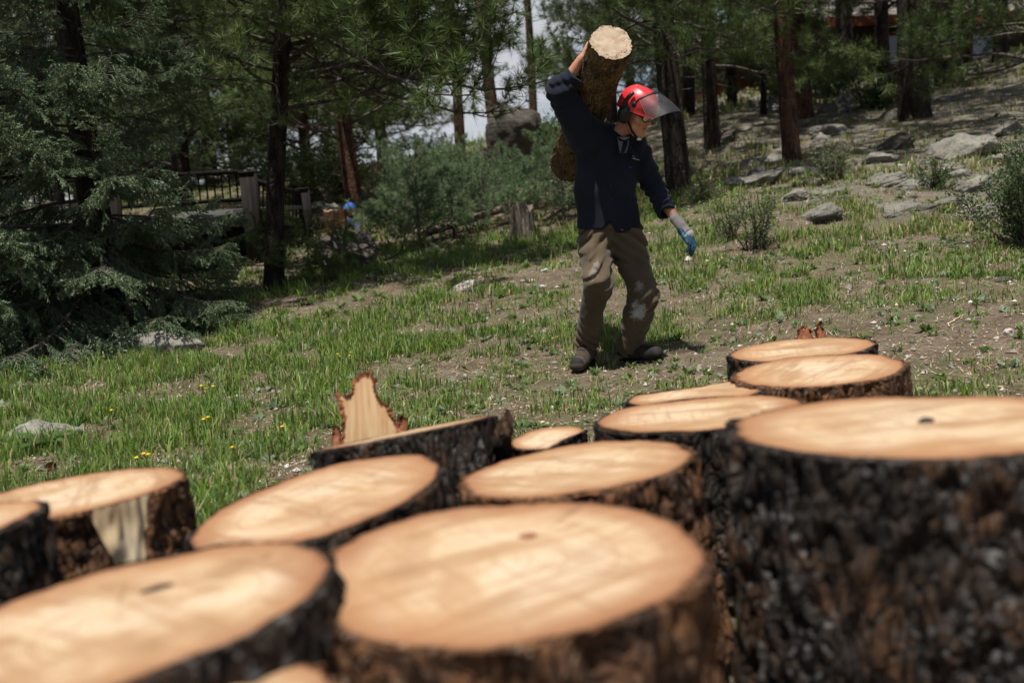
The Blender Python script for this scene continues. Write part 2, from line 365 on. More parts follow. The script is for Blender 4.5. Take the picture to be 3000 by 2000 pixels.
def gp(x, y): return np.array([x, y, float(gz(np.array([x]), np.array([y]))[0])])
def on_ground(px, py, Ymin=3.0, Ymax=60):
    """where the line of sight through a pixel meets the ground"""
    Ys = np.linspace(Ymin, Ymax, 900); d_ = at(px, py, 1.0) - CAM; P = CAM + d_ * Ys[:, None] / d_[1]; h = P[:, 2] - gz(P[:, 0], P[:, 1])
    k = np.argmax(h < 0)
    if h[k] >= 0: k = len(Ys) - 1
    return gp(P[k][0], P[k][1])

def _axis(lo, hi, c0, c1, fine, growth):
    a = list(np.arange(c0, c1, fine)); s = fine; x = a[-1]
    while x < hi: s *= growth; x += s; a.append(x)
    s = fine; x = c0; pre = []
    while x > lo: s *= growth; x -= s; pre.append(x)
    return np.array(pre[::-1] + a)
xs = _axis(-250, 250, -3.2, 4.2, .05, 1.06); ys = _axis(-120, 300, 2.5, 9.0, .05, 1.045)
X, Y = np.meshgrid(xs, ys, indexing='ij'); Z = gz(X, Y)
b = MB(); b.add(np.stack([X, Y, Z], -1), grid_faces(len(xs), len(ys)))
tag(b.build('ground', M['ground']), 'sloping hillside ground of brown soil and needle litter', None, None, 'structure')

# ------------------------------------------------------------------ grass
rng = np.random.default_rng(11)
def lushness(x, y):
    z0 = np.zeros_like(x)
    n = .5 + .5 * fbm(np.stack([x * 1.1, y * .8, z0], -1), 3, 31) * 1.5
    n2 = .5 + .5 * fbm(np.stack([x * 4.5, y * 4.5, z0], -1), 2, 41) * 1.6
    left = smoothstep(.3, -1.2, x - (y - 5) * .05) * smoothstep(10.5, 7.5, y)
    strip = np.exp(-((y - 10.4 - .15 * (x + 1)) / 1.0) ** 2) * smoothstep(-3.0, -1.6, x) * smoothstep(1.6, .6, x)
    rightg = np.exp(-((y - 8.6 - .2 * (x - 2)) / 1.4) ** 2) * smoothstep(.8, 1.8, x) * smoothstep(5.0, 3.2, x) * .75 + np.exp(-((x - 2.3) / 1.0) ** 2 - ((y - 13.0) / .9) ** 2)
    path = np.exp(-((y - 9.2) / .5) ** 2) * np.exp(-((x + 1.0) / 1.2) ** 2) * .6 + np.exp(-((x - 2.6) / 1.5) ** 2 - ((y - 5.3) / 1.0) ** 2) * .45 + np.exp(-((x - .8) / .9) ** 2 - ((y - 5.9) / .5) ** 2) * .35
    rock = smoothstep(3.5, 5.5, x) * smoothstep(8, 10, y) * .12 - .35 * np.exp(-((x + 2.35) / .5) ** 2 - ((y - 4.85) / .28) ** 2) * -1
    u = np.clip(.36 + left * .65 + strip * .95 + rightg * .6 - path - rock, .03, 1)
    return np.clip(u * (.10 + 1.7 * smoothstep(.38, .72, n2)) * (.5 + n), 0, 1.3)
GREENS = np.array([(.14, .23, .03), (.17, .27, .04), (.095, .18, .035), (.12, .20, .06), (.205, .285, .06)]); DRY = np.array([(.42, .34, .19), (.34, .27, .15), (.30, .24, .13)])
def blades(cnt, region, lenf, wid, tall=1.0, seg=2, lush_pow=1.0, tuft=6, seed=1, dry=.1):
    r = np.random.default_rng(seed); x0, x1, y0, y1 = region
    # candidates spread evenly over the view, thinned by how lush the ground is
    k = cnt * 6 // tuft; yy = y0 + (y1 - y0) * r.random(k) ** 1.15
    xx = x0 + (x1 - x0) * r.random(k); keep = np.abs(xx - yy * .02) < yy * .58 + .4
    xx, yy = xx[keep], yy[keep]; lu = lushness(xx, yy); keep = r.random(len(xx)) < lu ** lush_pow * .8
    xx, yy, lu = xx[keep][:cnt // tuft], yy[keep][:cnt // tuft], lu[keep][:cnt // tuft]
    n = len(xx) * tuft; tr = r.random(len(xx)) ; th = np.repeat(.35 + 1.15 * r.random(len(xx)) ** 1.3, tuft)
    hue = np.repeat(r.random(len(xx)), tuft); spread = np.repeat(.015 + .05 * r.random(len(xx)), tuft)
    bx = np.repeat(xx, tuft) + r.normal(size=n) * spread; by = np.repeat(yy, tuft) + r.normal(size=n) * spread
    lu = np.repeat(lu, tuft)
    z = gz(bx, by) - .004
    a = r.random(n) * 2 * PI; ln = lenf * th * (.5 + .9 * r.random(n)) * (.5 + .6 * np.clip(lu, 0, 1)) * tall
    lean = .15 + .75 * r.random(n) ** 1.4
    d = np.stack([np.cos(a), np.sin(a), 0 * a], -1); side = np.stack([-np.sin(a + r.normal(size=n) * .5), np.cos(a), 0 * a], -1); up = np.array([0, 0, 1.0])
    base = np.stack([bx, by, z], -1); wd = (wid * (.6 + .8 * r.random(n)))[:, None]
    mid = base + up * (ln * .62 * np.cos(lean * .5))[:, None] + d * (ln * .55 * np.sin(lean * .5))[:, None]
    tip = mid + up * (ln * .45 * np.cos(lean * 1.5))[:, None] + d * (ln * .5 * np.sin(lean * 1.5))[:, None]
    V = np.stack([base - side * wd, base + side * wd, mid + side * wd * .8, mid - side * wd * .8, tip], 1).reshape(-1, 3)
    i = np.arange(n)[:, None] * 5
    F4 = i + np.array([[0, 1, 2, 3]]); F3 = i + np.array([[3, 2, 4]])
    gi = (hue * len(GREENS)).astype(int) % len(GREENS); c = GREENS[gi] * (.75 + .5 * r.random((n, 1)))
    isdry = r.random(n) < dry + .15 * (1 - np.clip(lu, 0, 1)) + .3 * smoothstep(1.8, 4.0, bx) * smoothstep(6.5, 9, by); c[isdry] = DRY[r.integers(0, 3, isdry.sum())]
    return V, [F4, F3], np.repeat(c, 5, 0)
g = MB()
v, f, c = blades(68000, (-4.5, 4.6, 3.2, 7.2), .070, .0032, seed=1, tuft=8, dry=.14); g.add(v, f, 0, c)
v, f, c = blades(80000, (-7.0, 7.5, 6.6, 12.5), .070, .0044, seed=2, tuft=9, dry=.15); g.add(v, f, 0, c)
v, f, c = blades(30000, (-9, 12, 11.5, 24), .12, .007, seed=3, tuft=7, dry=.25); g.add(v, f, 0, c)
v, f, c = blades(9000, (-2, 18, 22, 36), .22, .016, seed=4, tuft=6, dry=.1); g.add(v, f, 0, c)
v, f, c = blades(9000, (-1.6, 2.2, .6, 3.6), .09, .002, seed=5, tuft=7); g.add(v, f, 0, c)
v, f, c = blades(44000, (-4.5, 5.0, 3.2, 10.5), .042, .0026, seed=6, tuft=10, dry=.12, lush_pow=.45); g.add(v, f, 0, c)
tag(g.build('grass', M['grass'], color=True), 'spring grass growing in tufts over the whole slope', 'grass', None, 'stuff')

# low leafy weeds: rosettes of broad leaves between the grass
def rosettes(cnt, region, size, seed, pal):
    r = np.random.default_rng(seed); x0, x1, y0, y1 = region
    xx = x0 + (x1 - x0) * r.random(cnt * 3); yy = y0 + (y1 - y0) * r.random(cnt * 3); k = (np.abs(xx) < yy * .58 + .3) & (r.random(cnt * 3) < .35 + .65 * lushness(xx, yy))
    xx, yy = xx[k][:cnt], yy[k][:cnt]; n0 = len(xx); q = 9; n = n0 * q
    s = np.repeat(size * (.5 + r.random(n0)), q); a = r.random(n) * 2 * PI; el = .25 + .9 * r.random(n)
    base = np.stack([np.repeat(xx, q), np.repeat(yy, q), 0 * a], -1); base[:, :2] += r.normal(size=(n, 2)) * .012; base[:, 2] = gz(base[:, 0], base[:, 1])
    d = np.stack([np.cos(a) * np.cos(el), np.sin(a) * np.cos(el), np.sin(el)], -1); sd = np.stack([-np.sin(a), np.cos(a), 0 * a], -1)
    ln = (s * (.6 + .6 * r.random(n)))[:, None]; wd = ln * (.16 + .12 * r.random((n, 1)))
    V = np.stack([base, base + d * ln * .5 + sd * wd, base + d * ln * .5 - sd * wd - [0, 0, .004], base + d * ln - [0, 0, .012]], 1).reshape(-1, 3)
    i = np.arange(n)[:, None] * 4; F = np.concatenate([i + [[0, 1, 3]], i + [[0, 3, 2]]])
    c = np.repeat(np.asarray(pal)[r.integers(0, len(pal), n0)], q, 0) * (.8 + .4 * r.random((n, 1)))
    return V, [F], np.repeat(c, 4, 0)
g = MB()
v, f, c = rosettes(1900, (-4, 4.5, 3.4, 8.5), .045, 21, [(.11, .17, .04), (.20, .25, .15), (.09, .15, .04)]); g.add(v, f, 0, c)
v, f, c = rosettes(1500, (-6, 8, 8, 15), .06, 22, [(.12, .18, .05), (.20, .24, .14), (.11, .17, .04)]); g.add(v, f, 0, c)
tag(g.build('weeds', M['grass'], color=True), 'low leafy weeds scattered between the grass tufts', 'weeds', None, 'stuff')

# dry needles, straw and wood chips lying on the soil
r = np.random.default_rng(77); n = 46000
yy = 3.0 + 10 * r.random(n) ** 1.5; xx = (r.random(n) - .5) * (yy * 1.16 + .6); a = r.random(n) * PI; ln = (.02 + .09 * r.random(n) ** 2)
p = np.stack([xx, yy, gz(xx, yy) + .004], -1); d = np.stack([np.cos(a), np.sin(a), .25 * r.normal(size=n)], -1) * ln[:, None]; sd = np.stack([-np.sin(a), np.cos(a), 0 * a], -1) * (.0012 + .002 * r.random(n))[:, None]
q = p + d; q[:, 2] = gz(q[:, 0], q[:, 1]) + .004 + .02 * r.random(n) ** 3
V = np.stack([p - sd, p + sd, q], 1).reshape(-1, 3); F = np.arange(n)[:, None] * 3 + [[0, 1, 2]]
pal = np.array([(.30, .20, .12), (.40, .32, .22), (.20, .12, .07), (.48, .40, .30), (.13, .09, .06)])
b = MB(); b.add(V, F, 0, np.repeat(pal[r.integers(0, 5, n)], 3, 0))
n = 5200; yy = 3.2 + 9 * r.random(n) ** 1.3; xx = (r.random(n) - .5) * (yy * 1.16 + .6); s = .006 + .014 * r.random(n) ** 3
ico = np.array([(1, 0, 0), (-1, 0, 0), (0, 1, 0), (0, -1, 0), (0, 0, .7), (0, 0, -.7)], float); fo = np.array([[0, 2, 4], [2, 1, 4], [1, 3, 4], [3, 0, 4], [2, 0, 5], [1, 2, 5], [3, 1, 5], [0, 3, 5]])
V = (ico[None] * (.6 + .8 * r.random((n, 6, 1)))) * s[:, None, None] + np.stack([xx, yy, gz(xx, yy) + s * .3], -1)[:, None]
pal = np.array([(.34, .29, .25), (.24, .20, .17), (.48, .42, .37), (.16, .12, .09)])
b.add(V.reshape(-1, 3), (np.arange(n)[:, None, None] * 6 + fo[None]).reshape(-1, 3), 0, np.repeat(pal[r.integers(0, 4, n)], 6, 0))
n = 4200; yy = .9 + 4.4 * r.random(n) ** 1.2; xx = (r.random(n) - .5) * 3.6 + .25 * yy - .3; s = .004 + .010 * r.random(n) ** 2      # sawdust and chips round the sawn rounds
V = (ico[None] * np.array([1, 1, .35]) * (.5 + 1.0 * r.random((n, 6, 1)))) * s[:, None, None] + np.stack([xx, yy, gz(xx, yy) + .004], -1)[:, None]
pal = np.array([(.50, .37, .24), (.42, .28, .16), (.26, .12, .06), (.56, .44, .30)])
b.add(V.reshape(-1, 3), (np.arange(n)[:, None, None] * 6 + fo[None]).reshape(-1, 3), 0, np.repeat(pal[r.integers(0, 4, n)], 6, 0))
tag(b.build('litter', M['litter'], smooth=False, color=True), 'dry needles, straw and gravel strewn over bare soil', 'litter', None, 'stuff')
# ------------------------------------------------------------------ sawn rounds in the foreground
def wood_round(name, label, px, py, Y, R, H, roll=0.0, pitch=0.0, seed=1, bark='round_bark', squash=1.0, flare=0.0, spin=0.0, bare=None, cut=None, group='sawn rounds of the felled pine', na=180, nz_=46, bt=.02, knob=None):
    """px,py,Y: middle of the top face. roll>0 lifts the right side, pitch>0 tips the face towards the camera (degrees). bare: (angle, half width, depth) of a wedge without bark."""
    c = at(px, py, Y)
    Rm = Matrix.Rotation(rad(-roll), 3, 'Y') @ Matrix.Rotation(rad(pitch), 3, 'X') @ Matrix.Rotation(spin, 3, 'Z')
    root = new_obj(name, None, None, c, Rm.to_quaternion()); root.empty_display_size = .1
    tag(root, label, 'wood round', group)
    th = np.arange(na) * 2 * PI / na; cs = np.stack([np.cos(th), np.sin(th)], -1)
    q = np.c_[cs * 1.3, np.full(na, seed * 3.7)]
    base = R * (1 + .04 * fbm(q * .8, 2, seed) + .008 * vnoise(q * 2.6, seed + 1)); sq = np.array([1.0, squash])
    if cut is not None:                                     # a flat side
        ca, cdist = cut; dd = np.cos(th - ca); base = np.where(dd > .05, np.minimum(base, cdist * R / np.maximum(dd, .05)), base)
    thick = bt * (.85 + .25 * vnoise(np.c_[cs * 5, np.full(na, 9.0)], seed + 2) + .15 * vnoise(np.c_[cs * 16, np.full(na, 3.0)], seed + 2))
    rw = base - thick
    if bare is not None:
        da = np.abs((th - bare[0] + PI) % (2 * PI) - PI)
    # cut face
    nr = 22; t = np.linspace(0, 1, nr) ** .8
    P = cs[:, None] * (rw[:, None] * t)[..., None] * sq
    zz = .0012 * vnoise(np.stack([P[..., 0] * 60, P[..., 1] * 60, 0 * P[..., 0]], -1), seed + 4) + .004 * vnoise(np.stack([P[..., 0] * 7, P[..., 1] * 7, 0 * P[..., 0] + 5], -1), seed + 5) * t
    if knob: zz = zz + 0
    b = MB(); b.add(np.concatenate([P, zz[..., None]], -1), grid_faces(na, nr, True), 0, np.repeat(np.tile(t, na)[:, None], 3, 1))
    b.build('cut_face', M['cut_wood'], root, color=True)
    # bark: from the inner lip over the rim and down the side
    zs = np.r_[0, np.linspace(0, 1, nz_ - 1)] ; zs = zs ** 1.15 * H
    zg = np.broadcast_to(zs, (na, nz_)); A = np.broadcast_to(th[:, None], (na, nz_))
    u = np.stack([np.cos(A) * R * 44, np.sin(A) * R * 44, zg * 15 + seed * 5], -1)
    f1, f2, cell = worley(u * .62 + .5 * vnoise(u * .5, seed + 6)[..., None], seed + 7)
    disp = .45 * bt * smoothstep(.0, .4, f2 - f1) + .3 * bt * cell + .4 * bt * fbm(u * 1.3, 3, seed + 8) - .35 * bt
    gro = fbm(np.stack([np.cos(A) * R * 16, np.sin(A) * R * 16, zg * 3], -1), 2, seed + 9); disp = disp - .7 * bt * smoothstep(.15, .5, gro)
    rr = base[:, None] + disp + flare * (zg / H) ** 1.6 * (1 + .6 * vnoise(np.stack([np.cos(A) * 2, np.sin(A) * 2, zg], -1), seed + 10))
    if bare is not None:
        wv = bare[1] * np.clip(1 - zg / bare[2], 0, 1) + .05 * vnoise(u * .7, seed + 12); m_ = (da[:, None] < wv) & (zg < bare[2])
        rr = np.where(m_, rw[:, None] - .004, rr)
    z3 = -zg + 0
    top = .5 * bt * vnoise(np.c_[cs * 9, np.full(na, 2.0)], seed + 11)
    z3 = z3.copy(); rr = rr.copy(); rr[:, 0] = rw - .001; z3[:, 0] = .001; z3[:, 1] = -.003 + np.minimum(0, .5 * top)
    rr[:, 1] = np.maximum(rr[:, 1], rw + .004) if bare is None else np.where(m_[:, 1], rw - .003, np.maximum(rr[:, 1], rw + .004))
    V = np.stack([np.cos(A) * rr * sq[0], np.sin(A) * rr * sq[1], z3], -1)
    b = MB(); b.add(V, grid_faces(na, nz_, True)[:, ::-1])
    ring = np.concatenate([V[:, -1], [[0, 0, -H]]]); k = np.arange(na); b.add(ring, np.stack([np.full(na, na), (k + 1) % na, k], -1))
    b.build('bark', M[bark], root)
    if bare is not None:
        na2, nz2 = 26, 30; tt = np.linspace(-1, 1, na2)[:, None]; zz2 = np.linspace(0, 1, nz2)[None] * np.ones_like(tt)
        aa = bare[0] + tt * bare[1] * (1 - zz2 * .93) * 1.08
        rwi = np.interp(aa.ravel() % (2 * PI), np.r_[th, 2 * PI], np.r_[rw, rw[:1]]).reshape(aa.shape)
        r2 = rwi + .0025 + .005 * vnoise(np.stack([aa * 22, zz2 * 5, 0 * aa], -1), seed + 14)
        b = MB(); b.add(np.stack([np.cos(aa) * r2, np.sin(aa) * r2 * squash, -zz2 * bare[2] * 1.05 - .0005], -1), grid_faces(na2, nz2)[:, ::-1]); b.build('exposed_wood', M['split_wood'], root)
    ROUND[seed] = root
    return root
ROUND = {}
def on_round(seed, px, py, up=0.0):
    o = ROUND[seed]; n_ = np.array(o.rotation_quaternion.to_matrix() @ Vector((0, 0, 1))); d = at(px, py, 1.0) - CAM; return CAM + d * (((np.array(o.location) - CAM) @ n_) / (d @ n_)) + n_ * up

wood_round('wood_round', 'big round pine slice with pale face and small brown knot, front and centre', 1472, 1640, 1.37, .292, .56, roll=0.8, pitch=-0.6, seed=3, bark='round_bark_warm', bt=.017, flare=.035)
wood_round('wood_round', 'wide tan round with a dark oval pitch mark, beside the front centre slice', 340, 1800, 1.22, .285, .50, roll=7.0, pitch=-3.0, seed=8, bt=.02)
wood_round('wood_round', 'yellowish round showing only its top edge at the bottom of the picture', 600, 2075, .98, .15, .40, roll=1, pitch=-6, seed=12, bark='round_bark_warm')
wood_round('wood_round', 'partly hidden round at the picture edge in front of the notched round', -110, 1535, 1.75, .145, .46, roll=5, pitch=-1, seed=15, bark='round_bark')
wood_round('wood_round', 'round with a V shaped pale patch bare of bark on its side', 195, 1447, 2.2, .27, .47, roll=3.5, pitch=-4.0, seed=19, bark='round_bark_warm', bare=(rad(-41), rad(15), .21))
wood_round('wood_round', 'orange edged round leaning steeply behind the tan round', 928, 1464, 1.95, .268, .46, roll=10.0, pitch=0.5, seed=23, bt=.018)
wood_round('wood_round', 'narrow looking pale round right behind the front centre slice', 1692, 1366, 2.2, .278, .44, roll=5.0, pitch=-4.0, seed=27, bark='round_bark_warm', flare=.03)
wood_round('wood_round', 'round seen edge on with mottled bark, below the upright bark shard', 1185, 1268, 2.62, .245, .44, roll=8.0, pitch=-11.2, seed=31)
wood_round('wood_round', 'small broken pale chunk of trunk wedged between larger rounds', 1612, 1282, 2.75, .125, .38, roll=5, pitch=0, seed=35, cut=(rad(-40), .55), bt=.014)
wood_round('wood_round', 'middle round with dark mottled bark touching the tall round', 2042, 1210, 2.7, .29, .45, roll=3.0, pitch=-4.0, seed=39)
wood_round('wood_round', 'thin half round slice lying flat behind the middle round', 2040, 1150, 3.25, .24, .40, roll=4.5, pitch=-3, seed=43, cut=(rad(90), .55), bt=.016)
wood_round('wood_round', 'warm brown round with deep bark ridges, second from the far end', 2396, 1084, 3.3, .295, .44, roll=3.5, pitch=-1.0, seed=47, bark='round_bark_warm', flare=.02)
wood_round('wood_round', 'farthest round of the row, reddish face with bark flakes behind', 2345, 1022, 3.8, .285, .40, roll=4.0, pitch=-2.0, seed=51)
big_round = wood_round('wood_round', 'tall thick round with black lichen flecked bark and a stone on top', 2690, 1236, 1.75, .345, .72, roll=1.0, pitch=-4.5, seed=55, na=240, nz_=80, bt=.024, flare=.01)
# ------------------------------------------------------------------ foliage pieces
def needles_at(P, D, n, ln, wid, amin, amax, r, tip_c=None):
    """P,D: tuft positions and directions (k,3). n needles each, thin triangles."""
    k = len(P); P = np.repeat(P, n, 0); D = nrm(np.repeat(D, n, 0)); N = len(P)
    rv = r.normal(size=(N, 3)); rv = nrm(rv - D * (rv * D).sum(-1, keepdims=True))
    a = (amin + (amax - amin) * r.random(N) ** .8)[:, None]
    d = D * np.cos(a) + rv * np.sin(a); L_ = (ln * (.7 + .5 * r.random(N)))[:, None]
    s = nrm(np.cross(d, r.normal(size=(N, 3)))) * wid * (.7 + .6 * r.random((N, 1)))
    tip = P + d * L_; tip[:, 2] -= .12 * L_[:, 0]
    V = np.stack([P - s, P + s, P + d * L_ * .6 + s * .8, P + d * L_ * .6 - s * .8, tip], 1) if False else np.stack([P - s, P + s, tip], 1)
    return V.reshape(-1, 3), np.arange(N)[:, None] * 3 + np.array([[0, 1, 2]])

def curve(p0, d0, length, n, droop, rise, r, wob=.08):
    pts = [np.array(p0, float)]; d = nrm(np.array(d0, float)); st = length / n
    for i in range(n):
        t = (i + 1) / n
        d = nrm(d + r.normal(size=3) * wob + np.array([0, 0, -droop * (1 - t) + rise * t]) / n * 2)
        pts.append(pts[-1] + d * st)
    return np.array(pts)

def pine_branch(seed, length=2.0, nn=20, ln=.15, wid=.0032, dens=1.0, bare=.3, twig_sides=3, droop=.25, rise=.45):
    r = np.random.default_rng(seed); b = MB(); T, D = [], []
    main = curve((0, 0, 0), (1, 0, .15), length, 12, droop, rise, r, .10)
    v, f = tube_geo(main, np.linspace(.022, .005, 13) * length / 2, 5, True); b.add(v, f, 1)
    def tufts(c, frm):
        m = len(c)
        for i in range(m):
            t = i / (m - 1)
            if t >= frm:
                d = c[min(i + 1, m - 1)] - c[max(i - 1, 0)]
                T.append(c[i]); D.append(d)
    tufts(main[-4:], 0)
    for t in np.arange(bare, .97, .075 / dens):
        i = t * 12; p = main[int(i)] + (main[min(int(i) + 1, 12)] - main[int(i)]) * (i % 1); sd = 1 if r.random() < .5 else -1
        ang = rad(r.uniform(35, 70)) * sd; fw = nrm(main[min(int(i) + 1, 12)] - main[int(i)])
        d = np.array([fw[0] * math.cos(ang) - fw[1] * math.sin(ang), fw[0] * math.sin(ang) + fw[1] * math.cos(ang), r.uniform(-.25, .45)])
        l2 = length * (.16 + .36 * (1 - t)) * r.uniform(.6, 1.15); sec = curve(p, d, l2, 6, .1, .6, r, .12)
        v, f = tube_geo(sec, np.linspace(.008, .003, 7), twig_sides, False); b.add(v, f, 1); tufts(sec[-3:], 0)
        for u in np.arange(.3, .95, .28 / dens):
            j = u * 6; p2 = sec[int(j)] + (sec[int(j) + 1] - sec[int(j)]) * (j % 1); d2 = nrm(sec[int(j) + 1] - sec[int(j)]) + r.normal(size=3) * .55 + [0, 0, .25]
            tw = curve(p2, d2, r.uniform(.10, .26) * length / 2 + .05, 3, 0, .5, r, .12)
            v, f = tube_geo(tw, np.linspace(.005, .003, 4), 3, False); b.add(v, f, 1); tufts(tw[-2:], 0)
    T, D = np.array(T), np.array(D)
    v, f = needles_at(T, D, nn, ln, wid, .15, 1.35, r); b.add(v, f, 0)
    return b

def spruce_bough(seed, length=1.9, nn=36, ln=.022, wid=.0040, droop=.55, rise=.7, hang=.5):
    r = np.random.default_rng(seed); b = MB(); A, B_ = [], []
    main = curve((0, 0, 0), (1, 0, .05), length, 14, droop, rise, r, .05)
    v, f = tube_geo(main, np.linspace(.02, .004, 15), 5, True); b.add(v, f, 1)
    def seg(c):
        for i in range(len(c) - 1): A.append(c[i]); B_.append(c[i + 1])
    seg(main[9:]); tips = [main[-1]]
    for t in np.arange(.16, .985, .021):
        i = t * 14; k = min(int(i), 13); p = main[k] + (main[k + 1] - main[k]) * (i - k); sd = 1 if r.random() < .5 else -1
        fw = nrm(main[k + 1] - main[k]); ang = rad(r.uniform(38, 68)) * sd
        d = np.array([fw[0] * math.cos(ang) - fw[1] * math.sin(ang), fw[0] * math.sin(ang) + fw[1] * math.cos(ang), fw[2] + r.uniform(-.2, .1)])
        l2 = length * (.07 + .27 * math.sin(min(1, (1 - t) * 1.5) * PI / 2) * min(1, t * 2.2)) * r.uniform(.6, 1.15)
        sec = curve(p, d, l2, 5, hang * 1.6, .35, r, .07); v, f = tube_geo(sec, np.linspace(.006, .0025, 6), 3, False); b.add(v, f, 1)
        seg(sec[1:]); tips.append(sec[-1])
        for u in np.arange(.2, 1.0, .035 / max(l2, .05)):
            j = u * 5; q = min(int(j), 4); p2 = sec[q] + (sec[q + 1] - sec[q]) * (j - q); fw2 = nrm(sec[q + 1] - sec[q]); sd2 = 1 if r.random() < .5 else -1
            an = rad(r.uniform(30, 65)) * sd2
            d2 = np.array([fw2[0] * math.cos(an) - fw2[1] * math.sin(an), fw2[0] * math.sin(an) + fw2[1] * math.cos(an), fw2[2] - hang * r.uniform(.3, 1.6)])
            l3 = r.uniform(.05, .13) * (1.1 - .5 * u); e = p2 + nrm(d2) * l3 - [0, 0, hang * l3 * .3]; A.append(p2); B_.append(e); tips.append(e)
    A, B_ = np.array(A), np.array(B_); L3 = np.linalg.norm(B_ - A, axis=1); cnt = np.maximum(3, (L3 / .1 * nn).astype(int)); idx = np.repeat(np.arange(len(A)), cnt); N = len(idx)
    u = r.random((N, 1)); ax = nrm(B_ - A)[idx]; P = A[idx] * (1 - u) + B_[idx] * u; rv = r.normal(size=(N, 3)); rv[:, 2] += .35; rv = nrm(rv - ax * (rv * ax).sum(-1, keepdims=True))
    d = nrm(ax * (.55 + .3 * r.random((N, 1))) + rv * .8); s = nrm(np.cross(d, r.normal(size=(N, 3)))) * wid * (.7 + .6 * r.random((N, 1)))
    V = np.stack([P - s, P + s, P + d * ln * (.7 + .6 * r.random((N, 1)))], 1).reshape(-1, 3); b.add(V, np.arange(N)[:, None] * 3 + np.array([[0, 1, 2]]), 0)
    # twig cores carry the green between the needles
    s2 = nrm(np.cross(ax[np.searchsorted(idx, np.arange(len(A)))], [0, 0, 1.0])) * .007
    Vc = np.stack([A - s2, A + s2, B_], 1).reshape(-1, 3); b.add(Vc, np.arange(len(A))[:, None] * 3 + np.array([[0, 1, 2]]), 0)
    Vd = np.stack([A - [0, 0, .007], A + [0, 0, .007], B_], 1).reshape(-1, 3); b.add(Vd, np.arange(len(A))[:, None] * 3 + np.array([[0, 1, 2]]), 0)
    tp = np.array(tips); tp = tp[r.random(len(tp)) < .05]
    for q in tp: b.add(np.array([(1, 0, 0), (-.5, .8, 0), (-.5, -.8, 0), (0, 0, 1.8), (0, 0, -1.2)]) * .007 + q, np.array([[0, 1, 3], [1, 2, 3], [2, 0, 3], [1, 0, 4], [2, 1, 4], [0, 2, 4]]), 2)
    return b

PINE_NEAR = [pine_branch(100 + i, nn=34, wid=.0025, ln=.13).mesh('branch', [M['pine_needle'], M['branch_bark']]) for i in range(5)]
PINE_GREY = [pine_branch(130 + i, length=1.5, nn=22, wid=.0045, ln=.14, dens=.75, bare=.15, droop=.1, rise=.7).mesh('branch', [M['pine_needle_grey'], M['branch_bark']]) for i in range(4)]
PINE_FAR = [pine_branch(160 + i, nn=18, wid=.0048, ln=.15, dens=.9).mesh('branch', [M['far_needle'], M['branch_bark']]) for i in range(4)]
PINE_MID = [pine_branch(180 + i, nn=24, wid=.0033, ln=.14, dens=1.0).mesh('branch', [M['pine_needle'], M['branch_bark']]) for i in range(4)]
SPRUCE = [spruce_bough(200 + i).mesh('branch', [M['spruce_needle'], M['branch_bark'], M['spruce_bud']]) for i in range(5)]

def bough(root, mesh, loc, az, pitch, scale, roll=0.0):
    q = Quaternion((0, 0, 1), az) @ Quaternion((0, 1, 0), -pitch) @ Quaternion((1, 0, 0), roll)
    return new_obj('branch', mesh, root, loc, q, scale)

def trunk_mesh(parent, H, r0, r1, lean=(0, 0), seed=1, mat='pine_bark', n=18, flare=.35, wob=.02, kink=None):
    r = np.random.default_rng(seed); m = 44; t = np.linspace(0, 1, m)
    pts = np.stack([lean[0] * t * H + wob * H * .3 * np.sin(t * 5 + seed), lean[1] * t * H + wob * H * .3 * np.cos(t * 4 + seed * 2), t * H - .25 * (1 - t)], -1)
    rr = (r0 + (r1 - r0) * t) * (1 + flare * np.exp(-t * H / .22))
    a = np.arange(n) * 2 * PI / n; A, Tt = np.meshgrid(a, t * H, indexing='ij')
    R_ = rr[None] * (1 + .05 * fbm(np.stack([np.cos(A) * 2.5, np.sin(A) * 2.5, Tt * 1.2], -1), 3, seed) + .05 * vnoise(np.stack([np.cos(A) * 7, np.sin(A) * 7, Tt * 2.5], -1), seed + 3))
    V = np.stack([pts[None, :, 0] + np.cos(A) * R_, pts[None, :, 1] + np.sin(A) * R_, np.broadcast_to(pts[:, 2], A.shape)], -1)
    b = MB(); b.add(V, grid_faces(n, m, True)); return b.build('trunk', M[mat], parent), pts

